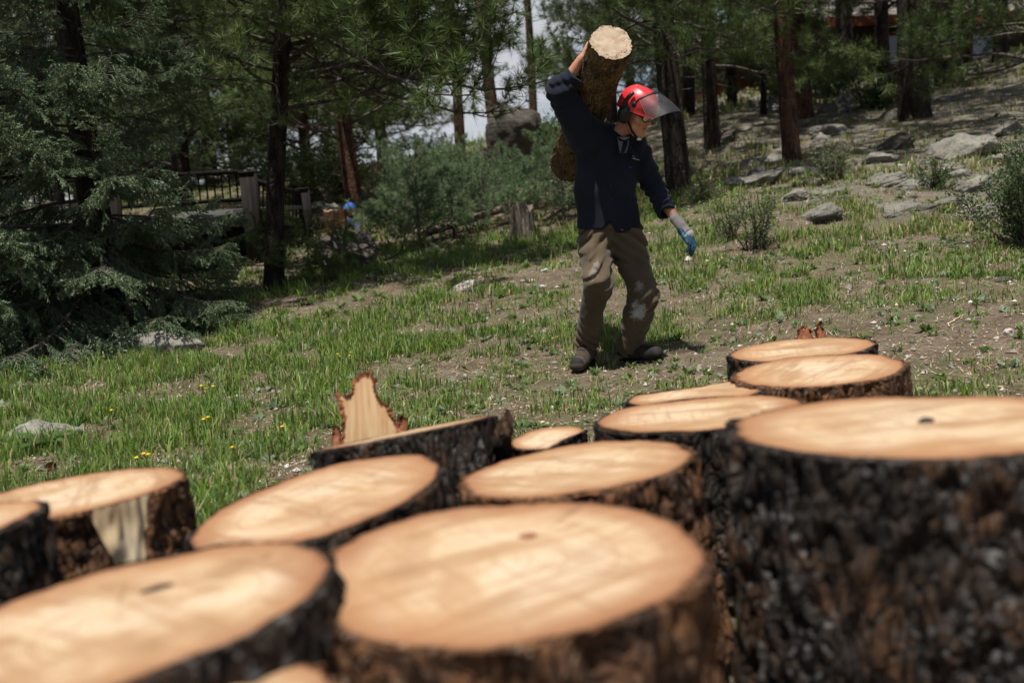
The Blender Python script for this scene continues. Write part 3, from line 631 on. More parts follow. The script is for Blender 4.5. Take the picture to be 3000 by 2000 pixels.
def pine(label, base, H, r0, group, kind='far', n=36, z0=2.5, blen=1.0, seed=1, lean=(0, 0), mat='pine_bark', top=.05, cone=.55, extra=(), dead=0, zmax=None, name='pine_tree', sel=None):
    r = np.random.default_rng(seed * 7 + 3); root = empty(name, base, label, 'tree', group)
    tr, pts = trunk_mesh(root, H, r0, top, lean, seed, mat, 14 if kind == 'far' else 22)
    lib = {'far': PINE_FAR, 'near': PINE_NEAR, 'grey': PINE_GREY, 'mid': PINE_MID}[kind]
    az = r.random() * 6
    for i in range(n):
        t = (i + .5 * r.random()) / n; z = z0 + ((zmax or H * .98) - z0) * t; k = z / H
        p = np.array([np.interp(z, pts[:, 2], pts[:, 0]), np.interp(z, pts[:, 2], pts[:, 1]), z]); az += 2.4 + r.normal() * .5
        if sel is not None and not sel(az % (2 * PI), r): continue
        sc = blen * (1 - cone * t) * r.uniform(.7, 1.2); bough(root, lib[r.integers(len(lib))], p, az, r.uniform(-.15, .3) + .5 * t ** 2, sc, r.normal() * .3)
    for (z, a, pt, sc) in extra:
        p = np.array([np.interp(z, pts[:, 2], pts[:, 0]), np.interp(z, pts[:, 2], pts[:, 1]), z]); bough(root, lib[r.integers(len(lib))], p, a, pt, sc, r.normal() * .4)
    for i in range(dead):                                     # bare grey stubs low on the trunk
        z = r.uniform(z0 * .55, z0); a = r.random() * 6.28; p = np.array([np.interp(z, pts[:, 2], pts[:, 0]), np.interp(z, pts[:, 2], pts[:, 1]), z])
        c = curve(p, (math.cos(a), math.sin(a), .1), r.uniform(.4, 1.1), 6, .2, .2, r, .15); b = MB(); b.add(*tube_geo(c, np.linspace(.014, .004, 7), 5)); b.build('dead_branch', M['branch_bark'], root)
    return root

# ------------------------------------------------------------------ the blue green spruce
base = gp(*at(330, 960, 8.6)[:2]); r = np.random.default_rng(5)
sp = empty('spruce_tree', base, 'dark blue green spruce with layered boughs drooping to the grass', 'tree')
trunk_mesh(sp, 6.6, .15, .03, (-.012, 0), 3, 'dark_bark', 16)
az = 0.3; nb = 150
for i in range(nb):
    t = (i + .4 * r.random()) / nb; z = .18 + 6.2 * t ** 1.1; az += 2.399 + r.normal() * .35; a = az % (2 * PI)
    R_ = (2.0 * (1 - t) ** .8 + .12) * (1 - .36 * max(0, math.cos(a))); back = math.sin(a) > .45
    if back and r.random() < .7: continue
    if 1.0 < z < 2.0 and (a < .7 or a > 5.6): R_ *= .8
    bough(sp, SPRUCE[r.integers(5)], (0, 0, z), a, r.uniform(-.08, .18) + .25 * t, R_ / 1.9 * r.uniform(.8, 1.12), r.normal() * .15)
for (a, z, sc, pt) in [(-.35, .75, 1.0, .0), (-.6, .5, 1.1, -.05), (-.15, 1.0, .95, .05), (-1.0, .35, 1.08, -.03), (-1.35, .28, 1.05, 0), (-1.8, .3, 1.1, 0), (-2.2, .35, 1.1, -.02), (-2.6, .3, 1.15, 0), (-.75, .95, .95, .02), (-1.2, .8, 1.0, .0), (-1.6, .75, 1.0, .05), (-2.0, .9, 1.0, .05), (-.05, .5, 1.0, -.05), (-.45, .3, 1.1, 0), (.1, .7, .9, 0), (-.9, 1.35, .9, .1), (-1.5, 1.4, .95, .1), (-2.4, 1.3, 1.0, .1), (-.5, 2.1, .9, .15), (-1.1, 2.0, .9, .12), (-.2, 2.3, .95, .1), (-2.8, .7, 1.1, 0), (-1.9, 2.3, .9, .1), (-2.6, 2.0, 1.0, .1)]:
    bough(sp, SPRUCE[r.integers(5)], (0, 0, z), a, pt, sc * (1 - .36 * max(0, math.cos(a))), r.normal() * .12)

# ------------------------------------------------------------------ pines, each where it stands
base = gp(*at(802, 850, 10.0)[:2])
ex = [(1.75, -.25, .05, 1.0), (1.9, -.45, .1, 1.2), (2.05, -.1, .15, 1.35), (2.2, -.6, .15, 1.2), (2.35, .1, .1, 1.15), (2.5, -.3, .2, 1.2), (2.7, -.8, .2, 1.2), (2.8, .0, .2, 1.35), (3.0, -.5, .25, 1.25), (3.1, -1.1, .2, 1.1), (2.3, -1.2, .15, 1.0), (2.0, .35, .1, 1.2), (2.6, -1.6, .2, 1.0), (3.3, -.2, .3, 1.3), (2.9, -1.9, .2, .95), (3.4, -2.5, .2, 1.0), (2.45, -.05, .3, 1.0), (1.85, .15, .0, 1.2), (2.15, -.25, .25, 1.2), (2.95, .2, .2, 1.0), (1.95, -1.9, .1, .75), (2.1, -2.4, .1, .8), (2.25, -1.6, .15, .8), (2.0, -2.9, .1, .85), (1.8, -1.3, .05, .7), (2.4, -2.1, .2, .9)]
pine('big pine with spreading limbs just behind the deck railing post', base, 5.2, .10, 'pines on the slope', 'near', 46, 2.2, 1.1, 4, (.125, 0), 'dark_bark', .06, .3, ex, 4, zmax=4.6)
def P_(px, py, Y): return gp(*at(px, py, Y)[:2])
G = 'pines on the slope'
def pn(label, px, py, Y, r0, low, kind='far', blen=1.1, dens=9.0, seed=1, lean=(0, 0), mat='dark_bark', over=1.6, dead=0, sel=None, roof=0):
    """low: image row of its lowest green limbs; limbs go on a little above the picture"""
    b0 = P_(px, py, Y); z0 = at(px, low, Y)[2] - b0[2]; zm = at(px, 0, Y)[2] - b0[2] + over; zm = max(zm, z0 + 1.2)
    rr_ = np.random.default_rng(seed + 500); ex = [(zm + rr_.uniform(.2, 2.6), i * 2.4 + rr_.normal() * .3, rr_.uniform(0, .3), rr_.uniform(1.3, 1.9)) for i in range(roof)]     # high limbs that keep the slope in shade
    return pine(label, b0, zm + (3.2 if roof else 1.2), r0, G, kind, int(dens * (zm - z0)), z0, blen, seed, lean, mat, r0 * .55, .25, ex, dead, zmax=zm, sel=sel)
def nocam(a, r): return not (4.0 < a < 5.4)
pn('red brown pine trunk standing above the man in the blue cap', 1045, 640, 17, .155, 430, 'mid', 1.2, 12, 9, (-.04, 0), 'pine_bark', 1.2, 3)
pn('thin pine whose bare trunk shows left of the tall boulder', 1350, 450, 21, .12, 240, 'mid', .6, 5, 12, (-.01, 0), 'pine_bark', 1)
pn('straight pine rising right beside the tall boulder against the sky', 1455, 420, 25, .17, 60, 'far', .7, 5, 15, (-.045, 0), 'pine_bark', 1)
pn('slender pine behind the boulder with sparse limbs against the sky', 1568, 400, 28, .13, 90, 'far', .7, 5, 18, (-.012, 0), 'pine_bark', 1)
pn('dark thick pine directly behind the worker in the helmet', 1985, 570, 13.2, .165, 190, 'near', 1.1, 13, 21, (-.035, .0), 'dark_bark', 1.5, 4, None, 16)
pn('orange lit pine trunk leaning beside the pale flat rock', 2330, 470, 14, .125, -60, 'near', .9, 7, 24, (-.085, 0), 'pine_bark', 2.5, 4)
pn('pine trunk close behind the orange lit leaning pine', 2348, 350, 20, .20, 10, 'mid', 1.0, 8, 27, (-.05, 0), 'pine_bark', 1.5, roof=18)
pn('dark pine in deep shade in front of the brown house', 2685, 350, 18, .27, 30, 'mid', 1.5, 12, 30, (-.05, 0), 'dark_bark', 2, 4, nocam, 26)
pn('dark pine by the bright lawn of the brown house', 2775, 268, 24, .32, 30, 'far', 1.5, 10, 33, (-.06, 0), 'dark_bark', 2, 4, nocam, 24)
pn('shaded pine trunk before the gable of the brown house', 2480, 210, 29, .26, 20, 'far', 1.3, 12, 36, (-.03, 0), 'dark_bark', 1.5, roof=14)
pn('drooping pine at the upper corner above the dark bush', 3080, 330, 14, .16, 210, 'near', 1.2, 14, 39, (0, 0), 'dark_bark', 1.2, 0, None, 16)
pn('pine with light green limbs between the worker and the house', 2150, 330, 25, .13, 240, 'far', 1.1, 12, 42, roof=14)
pn('young pine low beside the leaning orange trunk', 2240, 380, 21, .07, 330, 'far', .7, 10, 43, over=.3)
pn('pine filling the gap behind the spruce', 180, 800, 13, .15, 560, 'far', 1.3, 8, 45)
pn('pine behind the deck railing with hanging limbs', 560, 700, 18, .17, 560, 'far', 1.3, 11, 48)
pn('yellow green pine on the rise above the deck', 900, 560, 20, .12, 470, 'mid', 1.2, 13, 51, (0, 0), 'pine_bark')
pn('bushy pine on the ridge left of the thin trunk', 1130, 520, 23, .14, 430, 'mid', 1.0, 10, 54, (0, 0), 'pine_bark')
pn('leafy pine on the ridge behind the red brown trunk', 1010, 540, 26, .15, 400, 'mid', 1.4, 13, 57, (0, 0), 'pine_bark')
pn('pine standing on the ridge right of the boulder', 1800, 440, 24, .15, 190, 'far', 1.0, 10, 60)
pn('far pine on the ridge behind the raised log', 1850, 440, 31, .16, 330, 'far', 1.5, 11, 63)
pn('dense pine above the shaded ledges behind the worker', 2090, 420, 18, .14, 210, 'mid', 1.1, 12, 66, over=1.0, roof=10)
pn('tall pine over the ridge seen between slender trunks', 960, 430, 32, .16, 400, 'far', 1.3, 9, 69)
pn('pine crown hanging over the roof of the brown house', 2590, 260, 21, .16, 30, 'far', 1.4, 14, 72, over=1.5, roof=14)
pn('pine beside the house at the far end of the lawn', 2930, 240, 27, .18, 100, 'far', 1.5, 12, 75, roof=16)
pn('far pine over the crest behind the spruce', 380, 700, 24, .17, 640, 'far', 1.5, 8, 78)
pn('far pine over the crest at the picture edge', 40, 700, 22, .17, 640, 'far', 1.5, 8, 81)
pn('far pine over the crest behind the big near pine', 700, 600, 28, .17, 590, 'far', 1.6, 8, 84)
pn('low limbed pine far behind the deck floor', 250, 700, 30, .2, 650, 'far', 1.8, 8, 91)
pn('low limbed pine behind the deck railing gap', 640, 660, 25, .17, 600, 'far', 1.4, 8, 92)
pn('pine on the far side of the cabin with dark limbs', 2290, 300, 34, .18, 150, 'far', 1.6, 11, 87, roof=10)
pn('dark pine between the thick trunk and the cabin', 2020, 430, 23, .15, 190, 'far', 1.3, 11, 88)
G2 = 'young grey green pines by the cut stump'
for i, (px, py, Y, H, n, lab) in enumerate([
        (1230, 700, 12.2, .85, 22, 'young grey green pine with bare lower stem by the fallen pole'), (1420, 640, 13.5, .8, 24, 'tallest young grey green pine above the fallen pole'), (1570, 590, 14.5, .65, 20, 'young grey green pine growing behind the weathered stump'),
        (1650, 610, 13.0, .65, 20, 'small grey green pine almost hidden by the worker'), (1215, 640, 14.5, 1.05, 24, 'young grey green pine beside the red brown trunk'), (1320, 560, 16.5, .75, 22, 'young grey green pine higher up below the boulder'),
        (1330, 660, 12.8, .75, 20, 'short grey green pine between the fallen pole and the grass'), (1460, 580, 15.5, .45, 16, 'young grey green pine right at the foot of the boulder'), (1275, 590, 16.5, .9, 22, 'young grey green pine left of the one below the boulder'), (1650, 500, 17.5, .7, 20, 'grey green pine under the elbow of the worker')]):
    pine(lab, P_(px, py, Y), H, .03, G2, 'grey', n, .12, .56, 90 + i, (0, 0), 'branch_bark', .012, .45, name='young_pine')
# ------------------------------------------------------------------ signed distance modelling (for bodies and clothes)
class Field:
    def __init__(s, lo, hi, h):
        s.h = h; s.lo = np.asarray(lo, float); s.n = np.ceil((np.asarray(hi, float) - s.lo) / h).astype(int) + 1
        s.d = np.full(s.n, .2, np.float32)
    def _win(s, lo, hi, pad):
        a = np.maximum(0, np.floor((np.asarray(lo) - pad - s.lo) / s.h).astype(int)); b = np.minimum(s.n, np.ceil((np.asarray(hi) + pad - s.lo) / s.h).astype(int) + 1)
        if (b <= a).any(): return None
        g = [s.lo[k] + s.h * np.arange(a[k], b[k]) for k in range(3)]
        return tuple(slice(a[k], b[k]) for k in range(3)), np.stack(np.meshgrid(*g, indexing='ij'), -1)
    def put(s, lo, hi, fn, k=.02, op='add', pad=.06):
        w_ = s._win(lo, hi, pad + k)
        if w_ is None: return s
        sl_, P = w_; d = fn(P).astype(np.float32); o = s.d[sl_]
        if op == 'add':
            hh = np.clip(.5 + .5 * (o - d) / k, 0, 1) if k > 0 else (d < o)
            s.d[sl_] = o * (1 - hh) + d * hh - k * hh * (1 - hh)
        elif op == 'sub':
            d = -d; hh = np.clip(.5 - .5 * (o - d) / max(k, 1e-5), 0, 1); s.d[sl_] = o * (1 - hh) + d * hh + k * hh * (1 - hh)
        return s
    def cap(s, a, b, ra, rb, k=.02, op='add', flat=None):
        """rounded cone from a to b; flat=(direction, factor) squeezes its cross section"""
        a, b = np.asarray(a, float), np.asarray(b, float); R_ = max(ra, rb) * 1.1
        def fn(P):
            ba = b - a; t = np.clip(((P - a) @ ba) / max(ba @ ba, 1e-9), 0, 1); q = P - a - t[..., None] * ba
            if flat is not None: u = nrm(flat[0]); q = q + (q @ u)[..., None] * u * (1 / flat[1] - 1)
            return np.linalg.norm(q, axis=-1) - (ra + (rb - ra) * t)
        return s.put(np.minimum(a, b) - R_, np.maximum(a, b) + R_, fn, k, op)
    def ell(s, c, rad_, axes=None, k=.02, op='add'):
        c = np.asarray(c, float); rad_ = np.asarray(rad_, float); Ax = np.eye(3) if axes is None else np.asarray(axes, float)
        def fn(P):
            q = (P - c) @ Ax.T; l0 = np.linalg.norm(q / rad_, axis=-1); l1 = np.linalg.norm(q / rad_ ** 2, axis=-1)
            return l0 * (l0 - 1) / np.maximum(l1, 1e-6)
        R_ = rad_.max(); return s.put(c - R_, c + R_, fn, k, op)
    def sph(s, c, r_, k=.02, op='add'): return s.ell(c, (r_,) * 3, None, k, op)
    def warp(s, fn): 
        g = [s.lo[k] + s.h * np.arange(s.n[k]) for k in range(3)]; m_ = np.abs(s.d) < .06
        P = np.stack(np.meshgrid(*g, indexing='ij'), -1)[m_]; s.d[m_] += fn(P).astype(np.float32); return s
    def cutplane(s, p, n_, k=.0):
        g = [s.lo[q] + s.h * np.arange(s.n[q]) for q in range(3)]; P = np.stack(np.meshgrid(*g, indexing='ij'), -1)
        s.d = np.maximum(s.d, ((P - np.asarray(p)) @ nrm(n_)).astype(np.float32)); return s
    def mesh(s):
        d = s.d; ins = d < 0; nx, ny, nz__ = d.shape
        c = [ins[i:nx - 1 + i, j:ny - 1 + j, k:nz__ - 1 + k] for i in (0, 1) for j in (0, 1) for k in (0, 1)]
        cnt = sum(x.astype(np.int8) for x in c); act = (cnt > 0) & (cnt < 8); ids = np.full(act.shape, -1, np.int64); cells = np.argwhere(act); ids[act] = np.arange(len(cells))
        acc = np.zeros((len(cells), 3)); num = np.zeros(len(cells)); cor = [(i, j, k) for i in (0, 1) for j in (0, 1) for k in (0, 1)]
        dv = {q: d[cells[:, 0] + q[0], cells[:, 1] + q[1], cells[:, 2] + q[2]] for q in cor}
        for q in cor:
            for ax in range(3):
                if q[ax] == 0:
                    p = list(q); p[ax] = 1; p = tuple(p); a, b_ = dv[q], dv[p]; x = (a < 0) != (b_ < 0); t = np.where(x, a / np.where(x, a - b_, 1), 0)
                    pt = np.tile(np.array(q, float), (len(cells), 1)); pt[:, ax] += t; acc += pt * x[:, None]; num += x
        V = (cells + acc / np.maximum(num, 1)[:, None]) * s.h + s.lo; F = []
        for ax in range(3):
            o1, o2 = [(1, 2), (2, 0), (0, 1)][ax]; sl0 = [slice(None)] * 3; sl1 = [slice(None)] * 3; sl0[ax] = slice(0, -1); sl1[ax] = slice(1, None)
            x = ins[tuple(sl0)] != ins[tuple(sl1)]; e = np.argwhere(x); e = e[(e[:, o1] > 0) & (e[:, o2] > 0) & (e[:, o1] < d.shape[o1] - 1) & (e[:, o2] < d.shape[o2] - 1)]
            def cid(a, b_):
                q = e.copy(); q[:, o1] -= a; q[:, o2] -= b_; return ids[q[:, 0], q[:, 1], q[:, 2]]
            f = np.stack([cid(1, 1), cid(0, 1), cid(0, 0), cid(1, 0)], -1); fl = ~ins[e[:, 0], e[:, 1], e[:, 2]]; f[fl] = f[fl][:, ::-1]; F.append(f)
        F = np.concatenate(F); F = F[(F >= 0).all(1)]
        # relax a little so the grid does not show
        for _ in range(1):
            A = np.zeros_like(V); n_ = np.zeros(len(V))
            for i in range(4):
                np.add.at(A, F[:, i], V[F[:, (i + 1) % 4]] + V[F[:, (i + 3) % 4]]); np.add.at(n_, F[:, i], 2)
            V = V * .5 + .5 * A / np.maximum(n_, 1)[:, None]
        return V, F
def field_obj(fld, name, mats, parent, origin):
    V, F = fld.mesh(); b = MB(); b.add(V - np.asarray(origin), F); return b.build(name, mats, parent)

# ------------------------------------------------------------------ cloth, skin and gear materials
def cloth(name, a, b_, rough=.9, weave=260, stain=None):
    m = NT(name); v = m.coord('Object'); n1 = m.noise(v, 5, 4); n2 = m.noise(v, weave, 2)
    c = m.mix(m.ramp(n1, [(.3, 0.0), (.7, 1.0)]), a, b_)
    for (p, rr, col, amt) in (stain or []):
        dist = m.n('VectorMath', _operation='DISTANCE', i0=v, i1=tuple(p)).outputs['Value']
        f = m.math('ADD', m.math('DIVIDE', dist, rr), m.math('MULTIPLY', m.math('SUBTRACT', m.noise(v, 26, 5, .7), .5), 2.2))
        c = m.mix(m.math('MULTIPLY', m.ramp(f, [(.45, 1.0), (.95, 0.0)]), amt), c, col)
    return m.pbr(c, rough, m.bump(n2, .25, .002), .15, Sheen__Weight=.15, Sheen__Roughness=.5)
m = NT('skin'); v = m.coord('Object'); n1 = m.noise(v, 18, 3); n2 = m.noise(v, 120, 3)
M['skin'] = m.pbr(m.mix(m.ramp(n1, [(.35, 0.0), (.7, 1.0)]), (.50, .26, .17), (.42, .17, .10)), .5, m.bump(n2, .15, .002), .35, Subsurface__Weight=.12, Subsurface__Radius=(.01, .004, .002), Subsurface__Scale=.6)
m = NT('red_plastic'); v = m.coord('Object'); sc = m.noise(m.coord('Object', (9, 60, 60), rot=(.4, .2, 1)), 1, 4)
M['red_plastic'] = m.pbr(m.mix(m.ramp(sc, [(.6, 0.0), (.72, .5)]), (.55, .025, .03), (.62, .22, .2)), .38, None, .45)
m = NT('black_plastic'); M['black_plastic'] = m.pbr((.012, .012, .014), .42, None, .4)
m = NT('black_rubber'); M['black_rubber'] = m.pbr((.02, .02, .022), .8, None, .2)
m = NT('strap'); M['strap'] = m.pbr((.012, .012, .013), .9, None, .1)
m = NT('mirror_lens'); M['mirror_lens'] = m.pbr((.62, .56, .32), .08, None, .6, 1.0)
m = NT('clear_plastic'); M['clear_plastic'] = m.pbr((.65, .72, .8), .25, None, .5)
m = NT('visor_mesh'); gl = m.n('BsdfPrincipled', Roughness=.5, Specular__IOR__Level=.3); gl.inputs['Base Color'].default_value = (.055, .057, .062, 1); tr = m.n('BsdfTransparent')
v = m.coord('Object'); f = m.ramp(m.noise(v, 9, 4), [(.35, .30), (.7, .62)]); mxs = m.n('MixShader', Fac=f); m.t.links.new(tr.outputs[0], mxs.inputs[1]); m.t.links.new(gl.outputs[0], mxs.inputs[2]); m.t.links.new(mxs.outputs[0], m.out.inputs[0]); M['visor_mesh'] = m.m

# ------------------------------------------------------------------ the worker carrying a log
W0 = P_(1790, 1088, 6.2); WO = W0
def J(px, py, Y): return at(px, py, Y)
neck = J(1814, 402, 6.2); chest = J(1778, 455, 6.22); belly = J(1772, 560, 6.2); pelvis = J(1786, 668, 6.22)
shR = J(1714, 378, 6.16); elR = J(1642, 266, 6.0); cuR = J(1676, 228, 5.97); wrR = J(1703, 174, 5.95)
shL = J(1862, 436, 6.22); elL = J(1914, 545, 6.26); cuL = J(1948, 615, 6.13); wrL = J(1984, 648, 6.07)
hipR = J(1744, 690, 6.22); knR = J(1750, 830, 6.02); anR = J(1718, 1010, 6.2); toR = J(1696, 1066, 6.03)
hipL = J(1838, 690, 6.22); knL = J(1884, 866, 6.1); anL = J(1848, 1046, 6.22); toL = J(1924, 1085, 6.08)
anL[2] = max(anL[2], gp(*anL[:2])[2] + .09); toL[2] = gp(*toL[:2])[2] + .04
hF = nrm([.63, -.63, -.45]); hU = np.array([.20, -.30, .93]); hU = nrm(hU - hF * (hU @ hF)); hS = np.cross(hU, hF); HX = np.array([hS, hF, hU])
hc = J(1866, 326, 6.08)
def hd(s, f, u): return hc + hS * s + hF * f + hU * u
F_ = Field(np.minimum.reduce([elR, anR, toR, hipR, knR]) - .2, np.maximum.reduce([wrL, wrR, hc]) + .25, .0075)
F_.n[2] = F_.n[2]
# torso and limbs of the body, thinner than the clothes
for a, b_, ra, rb in [(chest, belly, .13, .12), (belly, pelvis, .12, .125)]: F_.cap(a, b_, ra, rb, .05, flat=((0, 1, 0), .75))
F_.cap(chest + [0, 0, .06], neck, .08, .058, .05); F_.cap(neck, hd(0, -.03, -.06), .058, .054, .02)
F_.cap(shR, elR, .052, .042, .04); F_.cap(elR, wrR, .041, .027, .02); F_.cap(chest + [0, 0, .07], shR, .07, .055, .04); F_.cap(chest + [0, 0, .07], shL, .07, .055, .04)
F_.cap(shL, elL, .052, .042, .03); F_.cap(elL, wrL, .041, .028, .02)
for hp, kn, an, to in [(hipR, knR, anR, toR), (hipL, knL, anL, toL)]:
    F_.cap(hp, kn, .075, .042, .03); F_.cap(kn, an, .042, .03, .02); F_.cap(an, an + (to - an) * .4 - [0, 0, .02], .03, .02, .03)
# hand that steadies the log
hdir = nrm(J(1730, 128, 5.95) - wrR); hn = nrm(np.cross(hdir, [.2, .9, .2])); palm = wrR + hdir * .05
F_.cap(wrR, palm + hdir * .035, .027, .036, .02, flat=(nrm([.9, .1, -.4]), .6))
for q in range(4):
    o_ = (q - 1.5) * .02; p0 = palm + hdir * .06 + np.array([.2, .9, .2]) * o_; p1 = p0 + hdir * .035 + np.array([.012, 0, .004]); p2 = p1 + hdir * .018 + np.array([.03, 0, -.002]); F_.cap(p0 - hdir * .03, p1, .010, .009, .004); F_.cap(p1, p2, .009, .0075, .003)
F_.cap(palm - hdir * .01, palm + hdir * .03 + np.array([.01, -.05, .0]), .012, .009, .006)
# bare stand-in wrist to glove hand is added to the glove below; the body still has its own hand inside it
gk = J(2018, 688, 6.03); gd = nrm(gk - wrL)
F_.cap(wrL, gk, .026, .03, .02, flat=((0, 1, 0), .6))
body = None
V0, F0 = F_.mesh()
# the head is finer: made at 4 mm and joined into the same surface by overlap along the neck
H_ = Field(hc - .24, hc + .22, .004)
H_.ell(hd(0, -.012, .045), (.076, .096, .09), HX, .02); H_.ell(hd(0, .02, -.045), (.060, .073, .085), HX, .03); H_.sph(hd(0, .073, -.112), .02, .03)
H_.cap(hd(-.045, .03, -.085), hd(0, .07, -.115), .022, .02, .025); H_.cap(hd(.045, .03, -.085), hd(0, .07, -.115), .022, .02, .025)
H_.cap(hd(0, .088, .008), hd(0, .113, -.034), .008, .0125, .012); H_.sph(hd(-.012, .1, -.038), .009, .008); H_.sph(hd(.012, .1, -.038), .009, .008)
H_.cap(hd(-.034, .083, .022), hd(.034, .083, .022), .012, .012, .014); H_.sph(hd(-.043, .06, -.022), .028, .025); H_.sph(hd(.043, .06, -.022), .028, .025)
H_.cap(hd(-.02, .086, -.066), hd(.02, .086, -.066), .0075, .0075, .008); H_.cap(hd(-.017, .086, -.082), hd(.017, .086, -.082), .0085, .0085, .008); H_.ell(hd(0, .098, -.074), (.021, .02, .0065), HX, .003, 'sub')
H_.ell(hd(-.032, .092, .0), (.017, .012, .011), HX, .008, 'sub'); H_.ell(hd(.032, .092, .0), (.017, .012, .011), HX, .008, 'sub')
H_.ell(hd(-.078, -.005, -.012), (.011, .02, .032), HX, .008); H_.ell(hd(.078, -.005, -.012), (.011, .02, .032), HX, .008)
H_.cap(hd(0, -.03, -.06), neck, .054, .058, .02); H_.cap(hd(-.03, .0, -.09), neck + [0.02, -.04, 0], .016, .014, .02); H_.cap(hd(.03, .0, -.09), neck + [.03, -.04, 0], .016, .014, .02)
H_.sph(hd(0, .028, -.135), .014, .016)
V1, F1 = H_.mesh(); kp = np.ones(len(V1), bool)
b = MB(); b.add(V0 - WO, F0); b.add(V1 - WO, F1)
person = b.build('person', M['skin'], None, WO)
tag(person, 'person in navy shirt and red helmet carrying a log on one shoulder', 'person')

# trousers
STAIN = [(J(1735, 800, 5.95) - WO, .045, (.26, .23, .2), .55), (J(1868, 915, 6.03) - WO, .075, (.42, .41, .41), .9), (J(1752, 760, 5.95) - WO, .06, (.38, .34, .30), .6), (J(1872, 840, 6.0) - WO, .05, (.3, .27, .25), .6)]
M['trousers'] = cloth('trousers', (.10, .073, .043), (.068, .05, .031), .95, 240, STAIN)
T_ = Field(np.minimum.reduce([anR, toR, hipR, knR]) - .2, np.maximum.reduce([hipL, knL, hipR]) + [.2, .22, .16], .007)
T_.cap(pelvis + [0, 0, .06], pelvis - [0, 0, .03], .155, .165, .02, flat=((0, 1, 0), .74))
T_.cap(hipR + [.0, 0, -.02], knR, .104, .088, .05); T_.cap(knR, anR + [0, 0, .03], .084, .072, .03); T_.cap(hipL + [-.0, 0, -.02], knL, .108, .088, .05); T_.cap(knL, anL + [0, 0, .02], .087, .082, .03)
T_.ell(pelvis - [0, -.05, .03], (.155, .10, .11), None, .05)
def ridge(x): return .5 - np.abs(np.sin(x * .5)) ** 1.4 * 1.2
def tfold(P):
    out = np.zeros(len(P))
    for kn, hp, an, sd in [(knR, hipR, anR, 0), (knL, hipL, anL, 7)]:
        dk = np.linalg.norm(P - kn, axis=1); da = np.linalg.norm(P - an, axis=1); dh = np.linalg.norm(P - hp, axis=1); ax = nrm(an - kn)
        q = (P - kn) @ ax; lat = P[:, 0] - kn[0]
        out += .026 * np.exp(-(dk / .19) ** 2) * smoothstep(-.35, .4, vnoise(P * 6.5, 33 + sd)) * ridge(q * 80 + lat * 70 + 5.0 * vnoise(P * 6, 3 + sd))
        out += .030 * np.exp(-(da / .13) ** 2) * smoothstep(-.4, .3, vnoise(P * 7, 35 + sd)) * ridge(q * 105 - lat * 45 + 4.5 * vnoise(P * 7, 5 + sd)); out += .028 * np.exp(-(dh / .17) ** 2) * ridge((P[:, 2] * 90 + np.abs(P[:, 0] - pelvis[0]) * 75) + 2.5 * vnoise(P * 7, 8 + sd))
    out += .016 * fbm(P * np.array([14, 14, 8]), 3, 4)
    return out
T_.warp(tfold)
cutR = anR + nrm(anR - knR) * .045; T_.put(cutR - .16, cutR + .16, lambda P: np.maximum(-((P - cutR) @ nrm(anR - knR)), np.linalg.norm(P - cutR, axis=-1) - .15), .004, 'sub', .02)
cutL = anL + np.array([0, 0, -.05]); T_.put(cutL - .16, cutL + .16, lambda P: np.maximum((P - cutL) @ np.array([0, 0, 1.0]), np.linalg.norm(P - cutL, axis=-1) - .15), .004, 'sub', .02)
field_obj(T_, 'trousers', M['trousers'], person, WO)

# shirt
m = NT('shirt'); v = m.coord('Object'); n1 = m.noise(v, 5, 4)
M['shirt'] = m.pbr(m.mix(m.ramp(n1, [(.3, 0.0), (.7, 1.0)]), (.0105, .013, .021), (.016, .019, .029)), .95, m.bump(m.noise(v, 300, 2), .3, .002), .1, Sheen__Weight=.06, Sheen__Roughness=.5)
SH = Field(np.minimum.reduce([elR, cuL, pelvis]) - [.12, .25, .22], np.maximum.reduce([cuL, elR, cuR, neck]) + [.12, .25, .12], .0072)
SH.cap(chest + [0, 0, .0], belly, .19, .185, .03, flat=((0, 1, 0), .66)); SH.cap(belly, pelvis + [0, 0, -.01], .185, .198, .03, flat=((0, 1, 0), .70))
SH.cap(chest + [-.02, 0, .04], shR + [.02, 0, -.03], .115, .10, .05, flat=((0, 1, 0), .85)); SH.cap(chest + [.02, 0, .04], shL + [-.01, 0, 0], .105, .076, .05, flat=((0, 1, 0), .85)); SH.cap(chest + [0, .02, .05], neck + [0, .02, -.03], .10, .075, .05)
SH.cap(shR + [-.01, 0, -.05], elR, .104, .078, .06); SH.cap(elR, cuR, .074, .06, .03); SH.cap(shL, elL, .078, .066, .04); SH.cap(elL, cuL, .066, .058, .025)
def sfold(P):
    out = .015 * fbm(P * np.array([8, 8, 5]), 3, 14)
    for el, a, b_, sd in [(elR, shR, cuR, 0), (elL, shL, cuL, 4)]:
        d = np.linalg.norm(P - el, axis=1); ax = nrm(b_ - a); q = (P - el) @ ax; d2 = np.linalg.norm(P - b_, axis=1)
        out += .022 * np.exp(-(d / .12) ** 2) * ridge(q * 120 + 3.0 * vnoise(P * 8, 21 + sd)) + .016 * np.exp(-(d2 / .09) ** 2) * ridge((P - b_) @ nrm(b_ - el) * 150 + 2 * vnoise(P * 9, 23 + sd))
    w_ = P - chest; bl = np.exp(-(((P - belly)[:, 2]) / .2) ** 2)
    out += .016 * bl * ridge((P[:, 0] * 26 + P[:, 2] * 34) + 3 * vnoise(P * 5, 27)) * np.exp(-((P[:, 0] - belly[0] - .1) / .12) ** 2)
    out += .013 * np.exp(-((P - shL)[:, 2] / .14) ** 2) * ridge(P[:, 0] * 60 - P[:, 2] * 40 + 2 * vnoise(P * 6, 29))
    return out
SH.warp(sfold)
